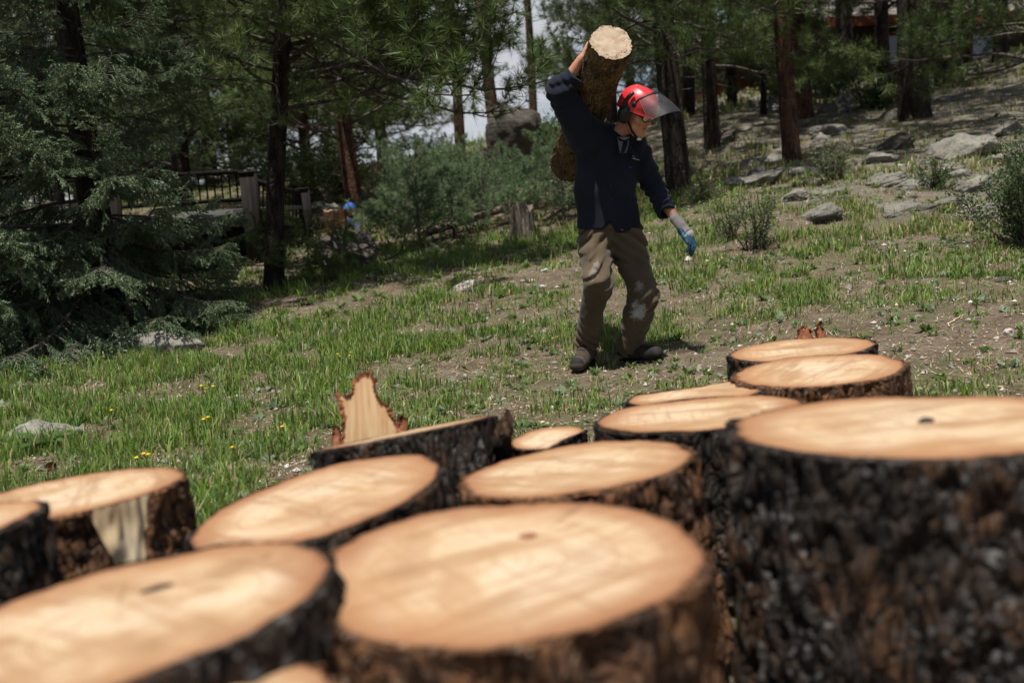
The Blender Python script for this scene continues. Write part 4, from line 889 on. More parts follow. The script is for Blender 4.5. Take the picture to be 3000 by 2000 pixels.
# hem with the shirt tails parting below the last button, cuffs open
hz0 = J(1703, 674, 6.1)[2]; sx = J(1785, 660, 6.1)[0]
def below(P):
    x = P[..., 0] - sx; h_ = hz0 - .035 * smoothstep(-.02, .06, x) + .03 * smoothstep(.06, .2, x) + .055 * np.clip(1 - np.abs(x) / .035, 0, 1) + .004 * np.sin(x * 22); return P[..., 2] - h_
SH.put(SH.lo + .01, np.array([elL[0] - .02, SH.lo[1] + 9, hz0 + .12]), below, .003, 'sub', .0)
for el, cu in [(elR, cuR), (elL, cuL)]:
    dr = nrm(cu - el); pc = cu + dr * .025
    SH.put(pc - .12, pc + .12, lambda P: np.maximum(-((P - pc) @ dr), np.linalg.norm(P - pc, axis=-1) - .11), .003, 'sub', .0)
    SH.cap(cu + dr * .03, cu - dr * .03, .038, .036, .002, 'sub')
# open neck
SH.cap(neck + [.025, -.10, .06], chest + [.055, -.16, .02], .05, .018, .012, 'sub'); SH.cap(neck + [0, .0, -.02], hd(0, -.03, -.1), .064, .07, .006, 'sub')
ringp = [neck + [math.sin(a_) * .070 + .016, -math.cos(a_) * .066 - .002, .004 + .075 * (1 - math.cos(a_)) * .5] for a_ in np.linspace(-2.7, 2.7, 17) + PI]
for a_, b_ in zip(ringp[:-1], ringp[1:]): SH.cap(a_, b_, .013, .013, .012); SH.cap(a_ + [0, 0, -.028], b_ + [0, 0, -.028], .017, .017, .015)
SH.cap(ringp[0], J(1822, 452, 6.035), .022, .012, .008, flat=(nrm([-.3, -1, .25]), .45)); SH.cap(ringp[-1], J(1866, 462, 6.05), .024, .012, .008, flat=(nrm([.3, -1, .25]), .45))
shirt = field_obj(SH, 'shirt', M['shirt'], person, WO)
# collar flaps, button placket, breast pockets, small woven badge
def patch(name, quad, mat, parent, th=.003, n=9, bulge=0.0, color=None):
    """thin cloth piece stretched over four corners, with real thickness"""
    q = [np.asarray(p, float) for p in quad]; u = np.linspace(0, 1, n)[:, None, None]; v_ = np.linspace(0, 1, n)[None, :, None]
    Pm = (1 - u) * (1 - v_) * q[0] + u * (1 - v_) * q[1] + u * v_ * q[2] + (1 - u) * v_ * q[3]; nn = nrm(np.cross(q[1] - q[0], q[3] - q[0])); Pm = Pm + nn * bulge * (4 * u * (1 - u)) * (4 * v_ * (1 - v_))
    V = np.concatenate([(Pm + nn * th / 2).reshape(-1, 3), (Pm - nn * th / 2).reshape(-1, 3)]); g_ = grid_faces(n, n); N = n * n
    e = np.concatenate([np.arange(n), np.arange(1, n) * n + n - 1, (n - 1) * n + np.arange(n - 2, -1, -1), np.arange(n - 2, 0, -1) * n]); e2 = np.roll(e, -1)
    b = MB(); b.add(V - WO, [g_, g_[:, ::-1] + N, np.stack([e, e + N, e2 + N, e2], -1)]); return b.build(name, mat, parent)
M['t_shirt'] = cloth('t_shirt', (.20, .20, .22), (.15, .15, .17)); M['t_band'] = M['strap']
patch('t_shirt', [J(1808, 402, 6.10), J(1846, 402, 6.10), J(1836, 448, 6.06), J(1816, 448, 6.06)], M['t_shirt'], person, .004, bulge=.01)
b = MB(); b.add(*(lambda vf: (vf[0] - WO, vf[1]))(tube_geo([J(1806, 399, 6.13), J(1818, 411, 6.07), J(1832, 414, 6.06), J(1850, 405, 6.08)], .0065, 6))); b.build('neck_band', M['strap'], person)

# boots
m = NT('boot_leather'); v = m.coord('Object'); M['boot_leather'] = m.pbr(m.ramp(m.noise(v, 14, 4), [(.4, (.012, .011, .011)), (.6, (.028, .023, .02))]), .8, m.bump(m.noise(v, 90, 3), .3, .002), .25)
m = NT('boot_tan'); v = m.coord('Object'); M['boot_tan'] = m.pbr(m.ramp(m.noise(v, 14, 4), [(.4, (.045, .035, .028)), (.6, (.09, .068, .05))]), .9, None, .15)
def boot(an, to, heel, mat):
    lo = np.minimum.reduce([an, to, heel]) - .14; hi = np.maximum.reduce([an, to, heel]) + .14; B = Field(lo, hi, .006); fw = nrm(to - heel); up = nrm(an - heel); up = nrm(up - fw * (up @ fw)); sd = np.cross(fw, up)
    B.cap(an + up * .085, an - up * .02, .054, .052, .03); B.cap(heel + up * .035, to + up * .015, .043, .044, .04, flat=(up, .8)); B.cap(an - up * .01, to + up * .02 - fw * .05, .05, .045, .03); B.sph(to + up * .02 - fw * .01, .046, .02)
    B.warp(lambda P: .004 * np.sin((P - to) @ fw * 120) * np.exp(-(np.linalg.norm(P - (to - fw * .09), axis=1) / .05) ** 2))
    B.put(lo, hi, lambda P: (P - heel) @ up + .012, .004, 'sub', .0); o = field_obj(B, 'boot', mat, person, WO)
    if mat is M['boot_tan']:
        C_ = Field(lo, hi, .006); C_.sph(to + up * .02 - fw * .008, .0495, .01); C_.put(lo, hi, lambda P: (P - heel) @ up + .012, .004, 'sub', .0); C_.put(lo, hi, lambda P: (P - to) @ fw + .012, .004, 'sub', .0); field_obj(C_, 'toe_cap', M['black_rubber'], o, WO)
    # sole, laces
    n = 24; t = np.linspace(0, 2 * PI, n, endpoint=False); L_ = np.linalg.norm(to - heel) / 2 + .045; mid = (heel + to) / 2
    ring = mid + np.cos(t)[:, None] * fw * L_ + np.sin(t)[:, None] * sd * (.048 + .006 * np.cos(t))[:, None]; b = MB(); A = ring - up * .014; Bq = ring - up * .038
    k = np.arange(n); b.add(np.concatenate([A, Bq, [mid - up * .014], [mid - up * .038]]) - WO, [np.stack([k, k + n, (k + 1) % n + n, (k + 1) % n], -1)[:, ::-1], np.concatenate([np.stack([np.full(n, 2 * n), k, (k + 1) % n], -1), np.stack([np.full(n, 2 * n + 1), (k + 1) % n + n, k + n], -1)])]); b.build('sole', M['black_rubber'], o)
    for i in range(4):
        c = an + (to - an) * (.12 + .13 * i) + up * (.052 - .004 * i); b = MB(); b.add(*(lambda vf: (vf[0] - WO, vf[1]))(tube_geo([c - sd * .022, c + up * .006, c + sd * .022], .003, 5))); b.build('lace', M['strap'], o)
heR = anR + np.array([.03, .03, -.095]); toR2 = J(1692, 1078, 6.05)
boot(anR + [0, 0, .0], toR2, heR + [0, .02, 0], M['boot_tan'])
heL = np.array([anL[0] - .035, anL[1] + .04, gp(*anL[:2])[2] + .035]); boot(anL, toL, heL, M['boot_leather'])

# work glove on the hanging hand: knit back, blue dipped palm and fingers
m = NT('glove_knit'); v = m.coord('Object'); M['glove_knit'] = m.pbr((.27, .25, .24), .9, m.bump(m.noise(v, 300, 2), .4, .002), .1)
m = NT('glove_blue'); v = m.coord('Object'); M['glove_blue'] = m.pbr(m.ramp(m.noise(v, 20, 3), [(.4, (.010, .03, .055)), (.65, (.016, .075, .14))]), .45, None, .4)
G_ = Field(np.minimum(wrL, J(2034, 752, 5.95)) - .08, np.maximum(wrL, J(2040, 680, 6.1)) + .08, .0035)
G_.cap(wrL - gd * .02, wrL + gd * .03, .034, .032, .01); G_.cap(wrL + gd * .02, gk, .034, .04, .015, flat=(nrm([.5, -.8, .2]), .62)); glove = field_obj(G_, 'glove', M['glove_knit'], person, WO)
G2_ = Field(np.minimum(wrL, J(2034, 760, 5.95)) - .08, np.maximum(wrL, J(2045, 680, 6.12)) + .08, .0035)
for i, (pa, pb_, pc_) in enumerate([(J(2026, 688, 6.07), J(2036, 718, 6.07), J(2026, 744, 6.05)), (J(2024, 690, 6.03), J(2035, 722, 6.02), J(2025, 748, 6.0)), (J(2018, 692, 6.0), J(2029, 722, 5.98), J(2021, 744, 5.97)), (J(2012, 692, 5.97), J(2021, 716, 5.95), J(2016, 735, 5.95))]):
    G2_.cap(pa, pb_, .0125, .0115, .004); G2_.cap(pb_, pc_, .0115, .0095, .003)
G2_.cap(wrL + gd * .05 + [-.015, -.02, -.02], J(2006, 696, 5.97), .02, .014, .01); G2_.cap(J(2006, 696, 5.97), J(2014, 711, 5.95), .0135, .011, .004); G2_.cap(wrL + gd * .05 + [-.012, -.004, -.012], gk + [-.012, -.006, -.012], .024, .03, .01, flat=(nrm([.5, -.8, .2]), .6))
field_obj(G2_, 'palm_coating', M['glove_blue'], glove, WO)

# helmet with visor and ear defenders
helmet = new_obj('helmet', None, person, hc - WO, (0, 0, 0)); Rh = HX.T
def hp(Pl): return np.asarray(Pl, float) @ HX          # head frame (side, forward, up) to offsets from the head centre
nu, nv = 48, 22; th = np.linspace(0, 2 * PI, nu, endpoint=False)[:, None]; ph = np.linspace(0, 1, nv)[None]
zc = .028; elv = ph * PI / 2
rx, ry, rz = .106, .132, .118
P = np.stack([np.sin(th) * np.cos(elv) ** .85 * rx, np.cos(th) * np.cos(elv) ** .85 * ry - .004, zc + np.sin(elv) * rz - .012 * (np.cos(th) < -.3) * (ph < .1) + 0 * th], -1)
rib = .004 * np.exp(-(P[..., 0] / .012) ** 2) * smoothstep(.03, .07, P[..., 2]) + .003 * np.exp(-((np.abs(P[..., 0]) - .045) / .01) ** 2) * smoothstep(.04, .08, P[..., 2]); P[..., 2] += rib
brim = P[:, :1].copy(); fr = np.clip(np.cos(th[:, 0]), 0, 1) ** 2; brim[:, 0, 0] *= 1.03; brim[:, 0, 1] = brim[:, 0, 1] * (1.02 + .10 * fr); brim[:, 0, 2] -= .012 + .006 * fr
inn = P[:, ::-1] * np.array([.95, .95, .96]); V = np.concatenate([brim, P, inn], 1)
b = MB(); b.add(hp(V.reshape(-1, 3)), grid_faces(nu, V.shape[1], True)[:, ::-1]); b.build('shell', M['red_plastic'], helmet)
# visor: curved mesh screen swung half up
nu, nv = 26, 12; aa = np.linspace(-1.02, 1.02, nu)[:, None]; tt = np.linspace(0, 1, nv)[None]
Rr = .128 + .075 * tt * (np.cos(aa) * .75 + .25); up_ = .072 - .105 * tt - .05 * tt ** 2 - .02 * (1 - np.cos(aa))
P = np.stack([np.sin(aa) * (Rr * .92), np.cos(aa) * Rr + .012 + .02 * tt, up_ + 0 * aa], -1)
_a = rad(45); _q = P - np.array([0, .02, .066]); P = np.stack([_q[..., 0], _q[..., 1] * math.cos(_a) - _q[..., 2] * math.sin(_a), _q[..., 1] * math.sin(_a) + _q[..., 2] * math.cos(_a)], -1) + np.array([0, .02, .062])
b = MB(); b.add(hp(P.reshape(-1, 3)), grid_faces(nu, nv)); b.build('visor', M['visor_mesh'], helmet)
b = MB(); b.add(*tube_geo(hp(np.concatenate([[[-.114, .05, .066]], P[:, 0], [[.114, .05, .066]]])), .0065, 6)); b.build('visor_frame', M['black_plastic'], helmet)
b = MB(); b.add(*tube_geo(hp(P[:, -1]), .0028, 5)); b.add(*tube_geo(hp(P[0]), .0028, 5)); b.add(*tube_geo(hp(P[-1]), .0028, 5)); b.build('visor_edge', M['black_plastic'], helmet)
for sd in (-1, 1):
    e = Field(hp([sd * .105, -.01, -.02]) - .09, hp([sd * .105, -.01, -.02]) + .09, .004)
    e.ell(hp([sd * .112, -.008, -.012]), (.026, .040, .056), HX, .01); e.ell(hp([sd * .098, -.008, -.012]), (.018, .046, .062), HX, .006); field_obj(e, 'ear_defender', M['black_plastic'], helmet, (0, 0, 0))
    b = MB(); b.add(*tube_geo(hp([[sd * .132, -.008, .02], [sd * .134, -.006, .05], [sd * .124, .0, .085], [sd * .108, .006, .112], [sd * .098, .012, .125]]), [.008, .010, .012, .012, .010], 8)); b.build('arm', M['black_plastic'], helmet)
    b = MB(); b.add(*box_geo(hp([sd * .112, .05, .066]), (.012, .022, .03), HX.T)); b.build('visor_hinge', M['black_plastic'], helmet)
b = MB(); b.add(*tube_geo(hp([[-.082, .02, -.05], [-.062, .05, -.10], [-.03, .075, -.135], [0, .075, -.14], [.03, .07, -.135], [.062, .05, -.10], [.082, .02, -.05]]), .0065, 6)); b.build('chin_strap', M['strap'], helmet)
b = MB(); b.add(*box_geo(hp([-.012, .083, -.140]), (.03, .014, .016), HX.T)); b.build('strap_buckle', M['clear_plastic'], helmet)
# mirrored sunglasses
sg = new_obj('sunglasses', None, person, hc - WO, (0, 0, 0))
for sd in (-1, 1):
    u = np.linspace(0, 2 * PI, 20, endpoint=False); ring = np.stack([sd * .034 + .027 * np.cos(u), .108 - .25 * np.abs(sd * .034 + .027 * np.cos(u)) ** 1.3, -.004 + .019 * np.sin(u)], -1); cen = np.array([[sd * .034, .107, -.004]])
    b = MB(); b.add(hp(np.concatenate([ring, cen])), np.stack([np.arange(20), (np.arange(20) + 1) % 20, np.full(20, 20)], -1)); b.build('lens', M['mirror_lens'], sg)
    b = MB(); b.add(*tube_geo(hp(np.concatenate([ring, ring[:1]])), .0028, 5, False)); b.add(*tube_geo(hp([[sd * .060, .094, .004], [sd * .078, .05, .006], [sd * .084, -.01, .004]]), .004, 5)); b.build('rim', M['black_plastic'], sg)
b = MB(); b.add(*tube_geo(hp([[-.008, .107, .0], [0, .112, .004], [.008, .107, .0]]), .003, 5)); b.build('bridge', M['black_plastic'], sg)
def on_mesh(o, px, py):
    n = len(o.data.vertices); co = np.zeros(n * 3, np.float32); o.data.vertices.foreach_get('co', co); co = co.reshape(-1, 3) + WO; d = co - CAM; zc_ = d @ _f
    u_ = 1500 + FPX * (d @ _r) / zc_; v_ = 1000 - FPX * (d @ _u) / zc_; k = np.argsort(zc_ + .004 * np.hypot(u_ - px, v_ - py)); return co[k[0]]
m = NT('badge_green'); M['badge_green'] = m.pbr((.05, .13, .08), .8); m = NT('badge_white'); M['badge_white'] = m.pbr((.42, .42, .40), .8); m = NT('badge_blue'); M['badge_blue'] = m.pbr((.03, .06, .35), .7); m = NT('badge_red'); M['badge_red'] = m.pbr((.35, .05, .09), .7)
for (px, py, w_, h_, mt, nm) in [(1844, 466, .012, .018, 'badge_green', 'badge'), (1851, 467, .012, .022, 'badge_green', 'badge'), (1858, 470, .010, .014, 'badge_green', 'badge'), (1850, 476, .040, .004, 'badge_white', 'badge'), (1847, 489, .026, .005, 'badge_blue', 'badge'), (1822, 672, .014, .009, 'badge_red', 'hem_tag')]:
    c_ = on_mesh(shirt, px, py) + nrm(CAM - on_mesh(shirt, px, py)) * .004; ex_ = _r * w_ / 2; ez_ = _u * h_ / 2 - _r * (w_ * .0)
    quad = [c_ - ex_ - ez_, c_ + ex_ - ez_ - _u * w_ * .25, c_ + ex_ * (.1 if nm == 'badge' and h_ > .01 else 1) + ez_ - _u * w_ * .25, c_ - ex_ * (.1 if nm == 'badge' and h_ > .01 else 1) + ez_]
    patch(nm, quad, M[mt], shirt, .0015, 3)
for py in (505, 545, 585, 622):
    c_ = on_mesh(shirt, 1790, py); b = MB(); b.add(*(lambda vf: (vf[0] - WO, vf[1]))(tube_geo([c_, c_ - _f * .004], .006, 8))); b.build('button', M['black_plastic'], shirt)

# ------------------------------------------------------------------ the log on the shoulder
def log_obj(name, label, cat, A, B_, R_, mat, seed, na=72, nl=60, cutmat='cut_wood', rough=.03, group=None):
    A, B_ = np.asarray(A, float), np.asarray(B_, float); ax = nrm(B_ - A); Lg = np.linalg.norm(B_ - A); q = Vector((0, 0, 1)).rotation_difference(Vector(ax))
    root = new_obj(name, None, None, A, q); tag(root, label, cat, group)
    t = np.linspace(0, 1, nl); th = np.arange(na) * 2 * PI / na; Am, Tm = np.meshgrid(th, t * Lg, indexing='ij')
    u = np.stack([np.cos(Am) * R_ * 30, np.sin(Am) * R_ * 30, Tm * 14], -1); f1, f2, cell = worley(u * 1.5 + vnoise(u * .7, seed + 9)[..., None], seed)
    rr = R_ * (1 + .05 * vnoise(np.stack([np.cos(Am), np.sin(Am), Tm * 3], -1), seed + 1)) + rough * R_ * 4 * (.5 * smoothstep(0, .4, f2 - f1) + .5 * cell * .5 + .8 * fbm(u, 3, seed + 2) - .3)
    zz = Tm + .012 * vnoise(np.stack([np.cos(Am) * 3, np.sin(Am) * 3, 0 * Tm], -1), seed + 3) * ((Tm < .001) | (Tm > Lg - .001))
    b = MB(); b.add(np.stack([np.cos(Am) * rr, np.sin(Am) * rr, zz], -1), grid_faces(na, nl, True)); b.build('bark', M[mat], root)
    for k, z in ((0, 0.0), (-1, Lg)):
        s_ = np.linspace(0, 1, 9)[None]; rim = rr[:, k][:, None] * .97; Pm = np.stack([np.cos(th)[:, None] * rim * s_, np.sin(th)[:, None] * rim * s_, z + .003 * vnoise(np.stack([np.cos(th)[:, None] * s_ * 5, np.sin(th)[:, None] * s_ * 5, 0 * s_ * rim], -1), seed + 5) + (.004 if k else -.004) * s_ ** 0], -1)
        f = grid_faces(na, 9, True); b = MB(); b.add(Pm, f if k else f[:, ::-1], 0, np.repeat(np.tile(np.linspace(0, .97, 9), na)[:, None], 3, 1)); b.build('cut_face', M[cutmat], root, color=True)
    return root
m = NT('rough_cut'); v = m.coord('Object', rnd=5); n1 = m.noise(v, 18, 5, .6); n2 = m.noise(v, 50, 4, .7, 1.0); ed = m.n('Attribute', _attribute_name='tint').outputs['Fac']
c = m.ramp(n1, [(.3, (.34, .22, .135)), (.55, (.46, .36, .26))]); c = m.mix(m.math('MULTIPLY', m.ramp(n2, [(.52, 0.0), (.6, 1.0)]), m.ramp(m.math('ADD', ed, m.math('MULTIPLY', m.math('SUBTRACT', m.noise(v, 5, 3), .5), 1.2)), [(.35, .05), (.85, .95)])), c, (.16, .075, .04))
M['rough_cut'] = m.pbr(c, .85, m.bump(n2, .35, .005), .15)
log_obj('carried_log', 'rough barked pine log balanced on the shoulder of the worker', 'log', J(1662, 486, 6.86), J(1790, 126, 5.74), .121, 'log_bark', 71, cutmat='rough_cut')
# ------------------------------------------------------------------ rocks
def rock(name, label, c, size, seed, mat='rock', rz=0.0, tilt=(0, 0), cuts=7, sub=4, sink=.25, group=None, cat='rock', layers=0.0, rough=1.0):
    """boulder: a ball trimmed by random planes, roughened, sunk a little into the ground"""
    import bmesh
    key = sub
    if key not in rock.cache:
        bm = bmesh.new(); bmesh.ops.create_icosphere(bm, subdivisions=sub, radius=1.0); rock.cache[key] = (np.array([v_.co[:] for v_ in bm.verts]), np.array([[q.index for q in f_.verts] for f_ in bm.faces])); bm.free()
    V, F = rock.cache[key]; V = V.copy(); r_ = np.random.default_rng(seed)
    for _ in range(cuts * 2):
        n_ = nrm(r_.normal(size=3) * [1, 1, .8]); h_ = r_.uniform(.42, .85); d = V @ n_; ov = np.maximum(0, d - h_); V = V - n_ * ov[:, None] * .97
    f1_, f2_, cl_ = worley(V * 2.4 + .5 * vnoise(V * 3, seed + 6)[:, None], seed + 7)
    V = V * (1 + .10 * fbm(V * 2.2, 3, seed) + .09 * rough * fbm(V * 6, 4, seed + 1, .6) + .10 * cl_ * smoothstep(0, .25, f2_ - f1_) - .06 * (1 - smoothstep(0, .2, f2_ - f1_)))[:, None]
    if layers: z = V[:, 2] * 5; V[:, :2] *= (1 + layers * (np.abs((z + .6 * vnoise(V * 2, seed + 4)) % 1 - .5) - .25))[:, None]
    V = V * np.asarray(size) ; b = MB(); b.add(V, F)
    o = b.build(name, M[mat], None, np.asarray(c) + [0, 0, size[2] * (1 - 2 * sink) * .5], (tilt[0], tilt[1], rz)); return tag(o, label, cat, group)
rock.cache = {}
G3 = 'grey rocks scattered over the slope'
def R_at(label, px, py, wpx, hpx, seed, mat='rock', depth=.8, name='rock', Y=None, **kw):
    """rock whose foot shows at px,py and that is wpx by hpx pixels of the photograph"""
    p = on_ground(px, py) if Y is None else gp(*at(px, py, Y)[:2]); s_ = p[1] / FPX; wx, hz = wpx * s_ / 2, hpx * s_ / 2 * 1.25
    return rock(name, label, p + [0, wx * depth * .5, 0], (wx, wx * depth, hz), seed, mat, **kw)
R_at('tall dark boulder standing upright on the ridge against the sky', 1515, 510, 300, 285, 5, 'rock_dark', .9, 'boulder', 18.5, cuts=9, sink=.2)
R_at('low dark boulder leaning against the tall boulder', 1420, 440, 90, 70, 6, 'rock_dark', .9, 'boulder', 22.5, group=G3)
R_at('large pale slab of rock on the upper slope below the shaded bank', 2830, 462, 250, 90, 7, 'rock', 1.0, 'boulder', layers=.15, tilt=(.1, -.15), group=G3)
R_at('pale flat topped rock beside the foot of the leaning pine', 2240, 545, 150, 75, 8, 'rock', .9, 'rock', layers=.2, tilt=(0, -.2), group=G3)
R_at('low pale rock shelf beside the flat topped rock', 2150, 555, 110, 45, 9, 'rock', .8, layers=.25, tilt=(0, -.25), group=G3)
R_at('tilted grey ledge below the flat topped rock', 2335, 590, 95, 42, 10, 'rock', .9, layers=.35, tilt=(.1, -.3), group=G3)
R_at('flat grey lichen rock lying in the grass near the broad leaf plant', 110, 1325, 330, 105, 11, 'rock', .5, layers=.2, sink=.22, tilt=(0, .03), Y=4.9, group=G3, cuts=10)
R_at('pale stony bank under the spruce boughs', 480, 1085, 330, 95, 12, 'rock', .4, 'rock', Y=7.3, group=G3, sink=.35)
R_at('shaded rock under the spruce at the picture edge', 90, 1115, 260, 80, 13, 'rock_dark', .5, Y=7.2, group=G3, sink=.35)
spec = [('rounded grey rock at the foot of the bank by the red brown trunk', 985, 640, 110, 75, 'rock'), ('lumpy grey rock above the stump with the blue capped person', 1040, 590, 120, 70, 'rock'), ('dark rock overhanging right of the red brown trunk', 1085, 625, 85, 62, 'rock_dark'),
        ('pale slanting rock right of the red brown trunk', 1115, 640, 95, 55, 'rock'), ('grey rock on the bank left of the red brown trunk', 930, 625, 80, 50, 'rock'), ('pinkish rock in the bank above the railing post', 950, 655, 70, 42, 'rock_dark'),
        ('small pale rock in the grass below the young pines', 1265, 745, 75, 42, 'rock'), ('flat pinkish rock at the edge of the bare path', 1370, 850, 115, 34, 'pebble'), ('pale stone low in the grass behind the worker', 1600, 800, 40, 22, 'pebble'),
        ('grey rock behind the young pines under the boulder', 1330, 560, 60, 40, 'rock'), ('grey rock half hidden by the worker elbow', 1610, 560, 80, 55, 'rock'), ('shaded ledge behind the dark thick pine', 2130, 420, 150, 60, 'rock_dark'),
        ('grey ledge at the foot of the leaning pine', 2260, 470, 100, 45, 'rock'), ('long lit ledge on the terrace behind the leaning pine', 2260, 330, 160, 60, 'rock'), ('ledge by the second pine trunk', 2410, 420, 110, 50, 'rock'),
        ('flat shelf of grey rock in the sun below the shade', 2570, 480, 150, 50, 'rock'), ('broken grey ledge running across the right slope', 2700, 560, 190, 50, 'rock'), ('layered ledge below the pale slab', 2880, 560, 180, 60, 'rock'),
        ('low ledge beside the dark bush', 2820, 520, 140, 42, 'rock'), ('rounded rock at the right edge above the bush', 2975, 395, 160, 75, 'rock'), ('small grey rock by the sparse shrub', 2490, 640, 45, 24, 'rock'),
        ('rock on the lit terrace below the house', 2450, 330, 120, 42, 'rock'), ('whitish rock in the lawn edge below the dark pines', 2760, 300, 110, 36, 'rock'), ('dark rock on the shaded bank', 2620, 440, 160, 70, 'rock_dark'), ('grey step of rock in the shaded bank', 2480, 440, 90, 40, 'rock'),
        ('long cracked ledge crossing the slope below the pale slab', 2780, 505, 230, 48, 'rock'), ('broad flat outcrop right of the wiry shrub', 2600, 545, 200, 46, 'rock'), ('rough grey outcrop beside the second pine trunk', 2440, 395, 170, 52, 'rock'), ('stepped outcrop on the slope left of the dark bush', 2890, 640, 170, 44, 'rock'), ('lichen grey outcrop between the two lower shrubs', 2330, 520, 120, 36, 'rock'), ('thin ledge under the shaded pines near the right edge', 2930, 480, 190, 44, 'rock'), ('cluster stone by the dark bush, largest of the pale ones', 2840, 620, 55, 28, 'pebble'), ('dark flat stone on bare soil below the dark bush', 2945, 825, 75, 24, 'rock_dark'), ('tan stone on bare soil at the right edge', 2960, 985, 50, 30, 'pebble')]
for i, (lb, px, py, w_, h_, mt) in enumerate(spec):
    R_at(lb, px, py, w_, h_, 30 + i, mt, .7 + .3 * ((i * 37) % 10) / 10, 'rock' if w_ > 48 else 'stone', layers=.12 + .15 * (i % 3), sink=.42, tilt=(0, -.12 * (i % 3)), group=G3, sub=4)
G4 = 'small pale stones lying in the grass'
pal_spots = [(2015, 765, 34, 20, 'white stone in the grass under the gloved hand'), (2075, 770, 26, 14, 'flat whitish stone right of the gloved hand'), (2590, 800, 24, 15, 'bright white stone above the far end of the rounds'), (2650, 795, 22, 12, 'white chip beside the bright white stone'), (2920, 1000, 26, 14, 'white stone on bare soil right of the rounds'),
             (2845, 892, 22, 12, 'white stone among needles on the right soil'), (2366, 595, 16, 12, 'tiny white stone above the sparse shrub'), (2360, 615, 14, 10, 'tiny pinkish stone below the tiny white one'), (2830, 625, 26, 14, 'pale stone in the cluster by the dark bush, left one'), (2870, 610, 26, 14, 'grey stone in the cluster by the dark bush, right one'),
             (2860, 640, 20, 12, 'small pale stone lowest in the cluster by the dark bush'), (1655, 960, 22, 16, 'pinkish stone left of the worker boots'), (1790, 800, 14, 9, 'pale pebble seen between the worker legs'), (2640, 488, 22, 12, 'pinkish stone on the slope left of the pale slab'), (1590, 845, 24, 12, 'grey stone left of the worker knee'), (2680, 1030, 16, 10, 'small pale chip right of the farthest round'), (1560, 825, 26, 12, 'pale flat stone on the path near the stump')]
for i, (px, py, w_, h_, lb) in enumerate(pal_spots): R_at(lb, px, py, w_, h_, 80 + i, 'pebble', .9, 'stone', sub=2, sink=.25, group=G4, cat='stone')

# ledge fragments on the stony right slope, and pebbles: alike, each its own object
r_ = np.random.default_rng(404); lib = []
for i in range(6): o = rock('rock_fragment', 'flat grey ledge fragment on the stony slope right of the worker', (0, 0, -50), (1.0, .8, .42), 300 + i, 'rock', layers=.35, sub=4, cuts=8, group='ledge fragments on the stony slope', cat='rock'); lib.append(o)
for i in range(88):
    px, py = r_.uniform(2080, 3000), 0; py = r_.uniform(300, 640) if px > 2350 else r_.uniform(330, 520); p = on_ground(px, py, 8); w_ = r_.uniform(.08, .28) * (1 + .8 * (r_.random() < .15))
    o = lib[i] if i < 6 else lib[r_.integers(6)].copy()
    if i >= 6: COL.objects.link(o)
    o.scale = (w_, w_, w_ * r_.uniform(.6, 1.2)); o.location = p + [0, 0, -.10 * w_]; o.rotation_euler = (r_.normal() * .1, -.22 + r_.normal() * .12, r_.normal() * .5)
    zn = 'on the shaded bank under the dark pines' if py < 380 and px > 2420 else 'on the terrace behind the leaning pine' if py < 400 else 'by the foot of the leaning pine' if px < 2420 else 'beside the wiry shrub above the grass' if px < 2660 else 'around the pale slab by the dark bush'
    tag(o, 'flat grey ledge fragment ' + zn, 'rock', 'ledge fragments ' + zn)
lib = [rock('pebble', 'pale pebble lying loose on the soil of the slope', (0, 0, -50), (1.0, .8, .6), 320 + i, 'pebble', sub=2, group='loose pebbles on the soil', cat='pebble') for i in range(4)]
for i in range(90):
    yy = 4.2 + 9 * r_.random() ** 1.2; xx = (r_.random() * 1.0 - .35) * yy; p = gp(xx, yy); w_ = r_.uniform(.010, .028) * (1 + yy / 12)
    o = lib[i] if i < 4 else lib[r_.integers(4)].copy()
    if i >= 4: COL.objects.link(o)
    o.scale = (w_,) * 3; o.location = p + [0, 0, w_ * .2]; o.rotation_euler = (0, 0, r_.random() * 6)
    zn = 'in the grass left of the worker' if xx < .3 else 'on the soil round the worker boots' if yy < 7 and xx < 1.3 else 'on the bare soil behind the far rounds' if yy < 7.5 else 'among the grass tufts right of the worker' if yy < 10 else 'on the stony upper slope'
    tag(o, 'pale pebble lying ' + zn, 'pebble', 'pebbles ' + zn)

# ------------------------------------------------------------------ stumps, fallen pole, bark shards
def stump(name, label, base, r0, h, mat, top, seed, jag=.05, roots=.5, group=None):
    root = empty(name, base, label, 'stump', group); na, nz2 = 56, 26; th = np.arange(na) * 2 * PI / na; t = np.linspace(0, 1, nz2); A, T2 = np.meshgrid(th, t, indexing='ij')
    cs = np.stack([np.cos(A), np.sin(A), T2 * 0], -1); rr = r0 * (1 + .12 * vnoise(cs * 1.6, seed) + .10 * vnoise(cs * 5 + [0, 0, 1], seed + 1)) * (1 + roots * (1 - T2) ** 4 * (1 + .9 * vnoise(cs * 1.9, seed + 2)))
    hh = h * (1 + .0 * A) + jag * vnoise(np.stack([np.cos(A) * 2.5, np.sin(A) * 2.5, 0 * A], -1), seed + 3); rr = rr + .012 * vnoise(np.stack([np.cos(A) * 12, np.sin(A) * 12, T2 * 2], -1), seed + 5)
    V = np.stack([np.cos(A) * rr, np.sin(A) * rr, -.08 + T2 * (hh + .08)], -1); b = MB(); b.add(V, grid_faces(na, nz2, True)); b.build('bark', M[mat], root)
    s_ = np.linspace(0, 1, 8)[None, :, None]; top_v = V[:, -1][:, None] * s_ + np.array([0, 0, h - .01]) * (1 - s_); b = MB(); b.add(top_v - [0, 0, .003], grid_faces(na, 8, True)[:, ::-1][:, ::-1], 0, np.repeat(np.tile(np.linspace(0, .95, 8), na)[:, None], 3, 1)); b.build('cut_face', M[top], root, color=True); return root
